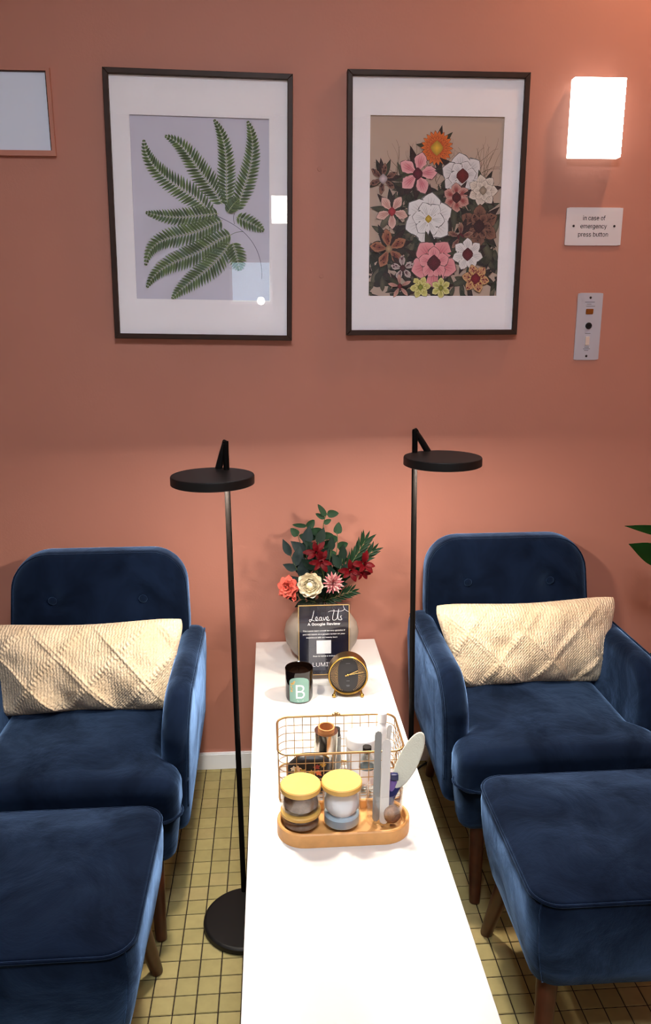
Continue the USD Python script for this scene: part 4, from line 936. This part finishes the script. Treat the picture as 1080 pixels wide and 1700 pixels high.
def branch(name, label, k, pts, leaves, mt, cat='leaf stem', lmt=None):
    """stem through pts, leaves = (t along stem, angle sideways, length, width, tilt, shape)"""
    p = np.array(pts, float); base_ = np.array([VX, VY, ZT]); t = thing(name, label, cat, base_)
    a = k*2.4; path = spline(np.vstack([[VX-.03*math.cos(a), VY-.03*math.sin(a), ZT+.03], MOUTH+np.array([.028*math.cos(a), .028*math.sin(a), 0]), p]), 60)
    part(t, 'stem', tube(path-base_, np.linspace(.0022, .0010, 60), 8), 'stem_green')
    zs = path[:, 2]; first = np.argmax(zs > MOUTH[2]+.01)
    for tt, side, L, w, nrm, shp in leaves:
        i = first+int((59-first)*tt); i = min(i, 58); tan = path[min(i+1, 59)]-path[max(i-1, 0)]; tan /= np.linalg.norm(tan)
        ndir = np.array(nrm, float); ndir /= np.linalg.norm(ndir); sd = np.cross(tan, ndir); sd /= np.linalg.norm(sd)
        d = tan*math.cos(math.radians(side))+sd*math.sin(math.radians(side))
        part(t, 'leaf', leaf(path[i]-base_, d, L, w, ndir, .08, .18, shp, 9, .62 if mt == 'leaf_euca' else 1.0), mt, True)
    return t
r4 = random.Random(21)
def N_(j=.5): return (r4.uniform(-j, j), -1, r4.uniform(-j*.4, j*1.2))
branch('eucalyptus_stem', 'tallest eucalyptus stem with round green leaves at the bouquet top', 0, [(.150, -.135, .76), (.150, -.130, .85), (.158, -.128, .905), (.172, -.126, .925)],
       [(.97, 55, .036, .024, N_(.3), .7), (.93, -55, .044, .018, N_(.9), .7), (.90, -82, .034, .015, N_(.6), .7), (.86, 62, .028, .016, N_(.8), .7), (.74, -75, .042, .030, N_(.3), .65), (.72, 78, .034, .024, N_(.5), .65), (.60, 70, .040, .030, N_(.3), .65), (.58, -65, .038, .026, N_(.6), .65), (.45, 72, .038, .028, N_(.4), .65), (.42, -75, .036, .026, N_(.4), .65), (.3, 60, .034, .024, N_(), .65), (.28, -60, .034, .024, N_(), .65)], 'leaf_euca', 'eucalyptus stem')
branch('eucalyptus_stem', 'eucalyptus stem leaning left with a long pointed leaf', 1, [(.120, -.130, .76), (.112, -.120, .83), (.100, -.112, .880)],
       [(.98, -70, .044, .014, N_(.3), .75), (.96, 60, .034, .026, N_(.3), .65), (.82, -60, .036, .026, N_(.4), .65), (.80, 62, .034, .024, N_(.5), .65), (.62, -66, .040, .030, N_(.3), .65), (.60, 66, .036, .026, N_(), .65), (.42, -60, .036, .026, N_(), .65)], 'leaf_euca', 'eucalyptus stem')
branch('eucalyptus_stem', 'eucalyptus stem ending in one round leaf at the upper left', 2, [(.100, -.125, .76), (.082, -.118, .82), (.074, -.112, .850)],
       [(.99, -30, .032, .024, N_(.2), .62), (.80, 70, .034, .026, N_(.4), .65), (.62, -70, .036, .026, N_(.4), .65), (.5, 60, .034, .026, N_(), .65)], 'leaf_euca', 'eucalyptus stem')
branch('eucalyptus_stem', 'eucalyptus stem right of the tallest, round leaves over the red lilies', 3, [(.180, -.150, .76), (.192, -.150, .82), (.190, -.145, .862)],
       [(.98, 20, .036, .026, N_(.3), .62), (.9, -70, .032, .024, N_(.4), .65), (.82, 70, .036, .028, N_(.3), .62), (.66, -60, .036, .028, N_(.3), .62), (.62, 74, .040, .032, N_(.3), .62), (.45, 60, .036, .028, N_(.3), .62), (.42, -60, .034, .026, N_(), .65)], 'leaf_euca', 'eucalyptus stem')
branch('foliage_stem', 'stem of long dark grey leaves at the left of the bouquet', 4, [(.090, -.165, .71), (.066, -.165, .76), (.050, -.160, .80)],
       [(.97, -8, .056, .026, N_(.2), .8), (.78, 40, .064, .034, N_(.2), .8), (.7, -42, .046, .024, N_(.4), .8), (.5, 30, .070, .036, N_(.2), .8), (.36, -30, .060, .030, N_(.3), .8), (.2, 50, .05, .028, N_(), .8)], 'leaf_grey')
branch('foliage_stem', 'stem of broad slate green leaves behind the cream flower', 5, [(.115, -.160, .72), (.100, -.155, .78), (.098, -.150, .83)],
       [(.97, 10, .060, .034, N_(.2), .75), (.85, -48, .060, .034, N_(.2), .75), (.7, 50, .062, .036, N_(.3), .75), (.55, -46, .064, .036, N_(.2), .75), (.4, 46, .060, .034, N_(.3), .75), (.25, -50, .056, .030, N_(), .75)], 'leaf_grey')
branch('foliage_stem', 'stem of dark green leaves in the middle of the bouquet', 6, [(.150, -.170, .72), (.165, -.165, .77), (.172, -.158, .812)],
       [(.97, 0, .046, .024, N_(.2), .75), (.85, -55, .044, .024, N_(.4), .75), (.8, 55, .046, .026, N_(.3), .75), (.6, -50, .050, .028, N_(.3), .75), (.55, 55, .046, .026, N_(), .75), (.35, 60, .044, .024, N_(), .75), (.3, -60, .044, .024, N_(), .75)], 'leaf_dark')
branch('foliage_stem', 'low dark green leaves hanging over the vase mouth at the left', 7, [(.125, -.190, .655), (.095, -.200, .668), (.070, -.205, .676)],
       [(.97, -10, .036, .020, N_(.3), .75), (.75, 50, .042, .022, N_(.3), .75), (.7, -50, .040, .022, N_(.4), .75), (.45, 40, .05, .026, N_(.3), .75), (.35, -44, .046, .024, N_(.3), .75), (.1, 20, .05, .026, N_(.3), .75)], 'leaf_dark')
branch('foliage_stem', 'dark leaves filling the bouquet behind the pink chrysanthemum', 11, [(.165, -.180, .70), (.190, -.178, .740), (.205, -.170, .785)],
       [(.97, 0, .050, .026, N_(.2), .75), (.85, -50, .050, .028, N_(.3), .75), (.8, 55, .050, .028, N_(.3), .75), (.6, -50, .054, .030, N_(.3), .75), (.55, 55, .050, .028, N_(), .75), (.35, 60, .048, .026, N_(), .75), (.3, -60, .048, .026, N_(), .75)], 'leaf_dark')
branch('foliage_stem', 'dark leaves in the heart of the bouquet above the cream bloom', 12, [(.130, -.165, .72), (.128, -.168, .77), (.135, -.160, .835)],
       [(.97, 5, .054, .030, N_(.2), .75), (.85, -50, .052, .030, N_(.3), .75), (.78, 52, .052, .030, N_(.3), .75), (.6, -54, .056, .032, N_(.3), .75), (.55, 50, .052, .030, N_(), .75), (.38, 60, .05, .028, N_(), .75), (.3, -60, .05, .028, N_(), .75)], 'leaf_dark')
def frond(label, k, pts, n, L, w, mt, spread_=38):
    lv_ = []
    for i in range(n):
        tt = .34+.64*i/(n-1); lv_.append((tt, (1 if i % 2 else -1)*(spread_+r4.uniform(-5, 5)-14*tt), L*(1-.25*abs(tt-.6)), w, N_(.35), .9))
    lv_.append((.99, 0, L*.8, w, N_(.2), .9)); return branch('fern_frond', label, k, pts, lv_, mt, 'fern frond')
frond('upright feathery dark fern frond at the right of the bouquet', 8, [(.205, -.165, .72), (.245, -.160, .785), (.275, -.152, .835)], 34, .050, .0085, 'leaf_fan')
frond('lower feathery dark frond spreading to the right over the card', 9, [(.165, -.195, .668), (.200, -.205, .684), (.232, -.205, .694)], 20, .036, .007, 'leaf_fan', 44)
frond('second feathery frond leaning right behind the red lilies', 10, [(.20, -.150, .71), (.25, -.145, .755), (.300, -.14, .800)], 22, .044, .0085, 'leaf_fan')

# ------------------------------------------------------------------ plant at the right edge and the cable
t = thing('potted_plant', 'green leafy house plant at the right picture edge', 'plant', (1.40, -.30, 0))
part(t, 'pot', lathe([(0, 0), (.10, 0), (.105, .004), (.135, .25), (.142, .252), (.142, .275), (.130, .275), (.125, .245), (0, .24)], 48), 'plant_pot'); part(t, 'soil', lathe([(0, .2405), (.1245, .2405), (.12, .25), (0, .256)], 36), 'soil')
r5 = random.Random(4)
for k in range(9):
    a = 2*PI*k/9+.3; tip = np.array([.10*math.cos(a), .09*math.sin(a), .44+.05*(k % 3)]); st = spline([(.02*math.cos(a), .02*math.sin(a), .25), tip*np.array([.4, .4, .7]), tip], 14)
    part(t, 'stem', tube(st, .004, 8), 'stem_green')
    part(t, 'leaf', leaf(st[-1], (math.cos(a), .5*math.sin(a), .15), .17, .085, (0, -.5, 1), .3, .2, .75, 10), 'leaf_house', True)
for tip, L, w, d in (((-.238, .05, .775), .120, .066, (-.86, .02, .50)), ((-.215, .05, .858), .150, .030, (-.97, .0, .24)), ((-.09, .05, .80), .15, .075, (-.85, -.1, -.30)), ((-.10, .04, .86), .13, .05, (-.5, -.3, .8))):
    st = spline([(0, 0, .25), (-.03, .02, .6), tip], 16); part(t, 'stem', tube(st, .0035, 8), 'stem_green'); part(t, 'leaf', leaf(st[-1], d, L, w, (0, -1, .5), .15, .25, .75, 12), 'leaf_house', True)
single('power_cable', tube(spline([(.62, -.030, .006), (.53, -.022, .0055), (.49, -.050, .0055), (.455, -.095, .0055), (.44, -.17, .0055), (.435, -.30, .0055), (.40, -.45, .0055), (.375, -.508, .0055)], 60), .0034, 8), 'cord_rubber', 'thin black power cable on the floor behind the right armchair', 'cable', True)
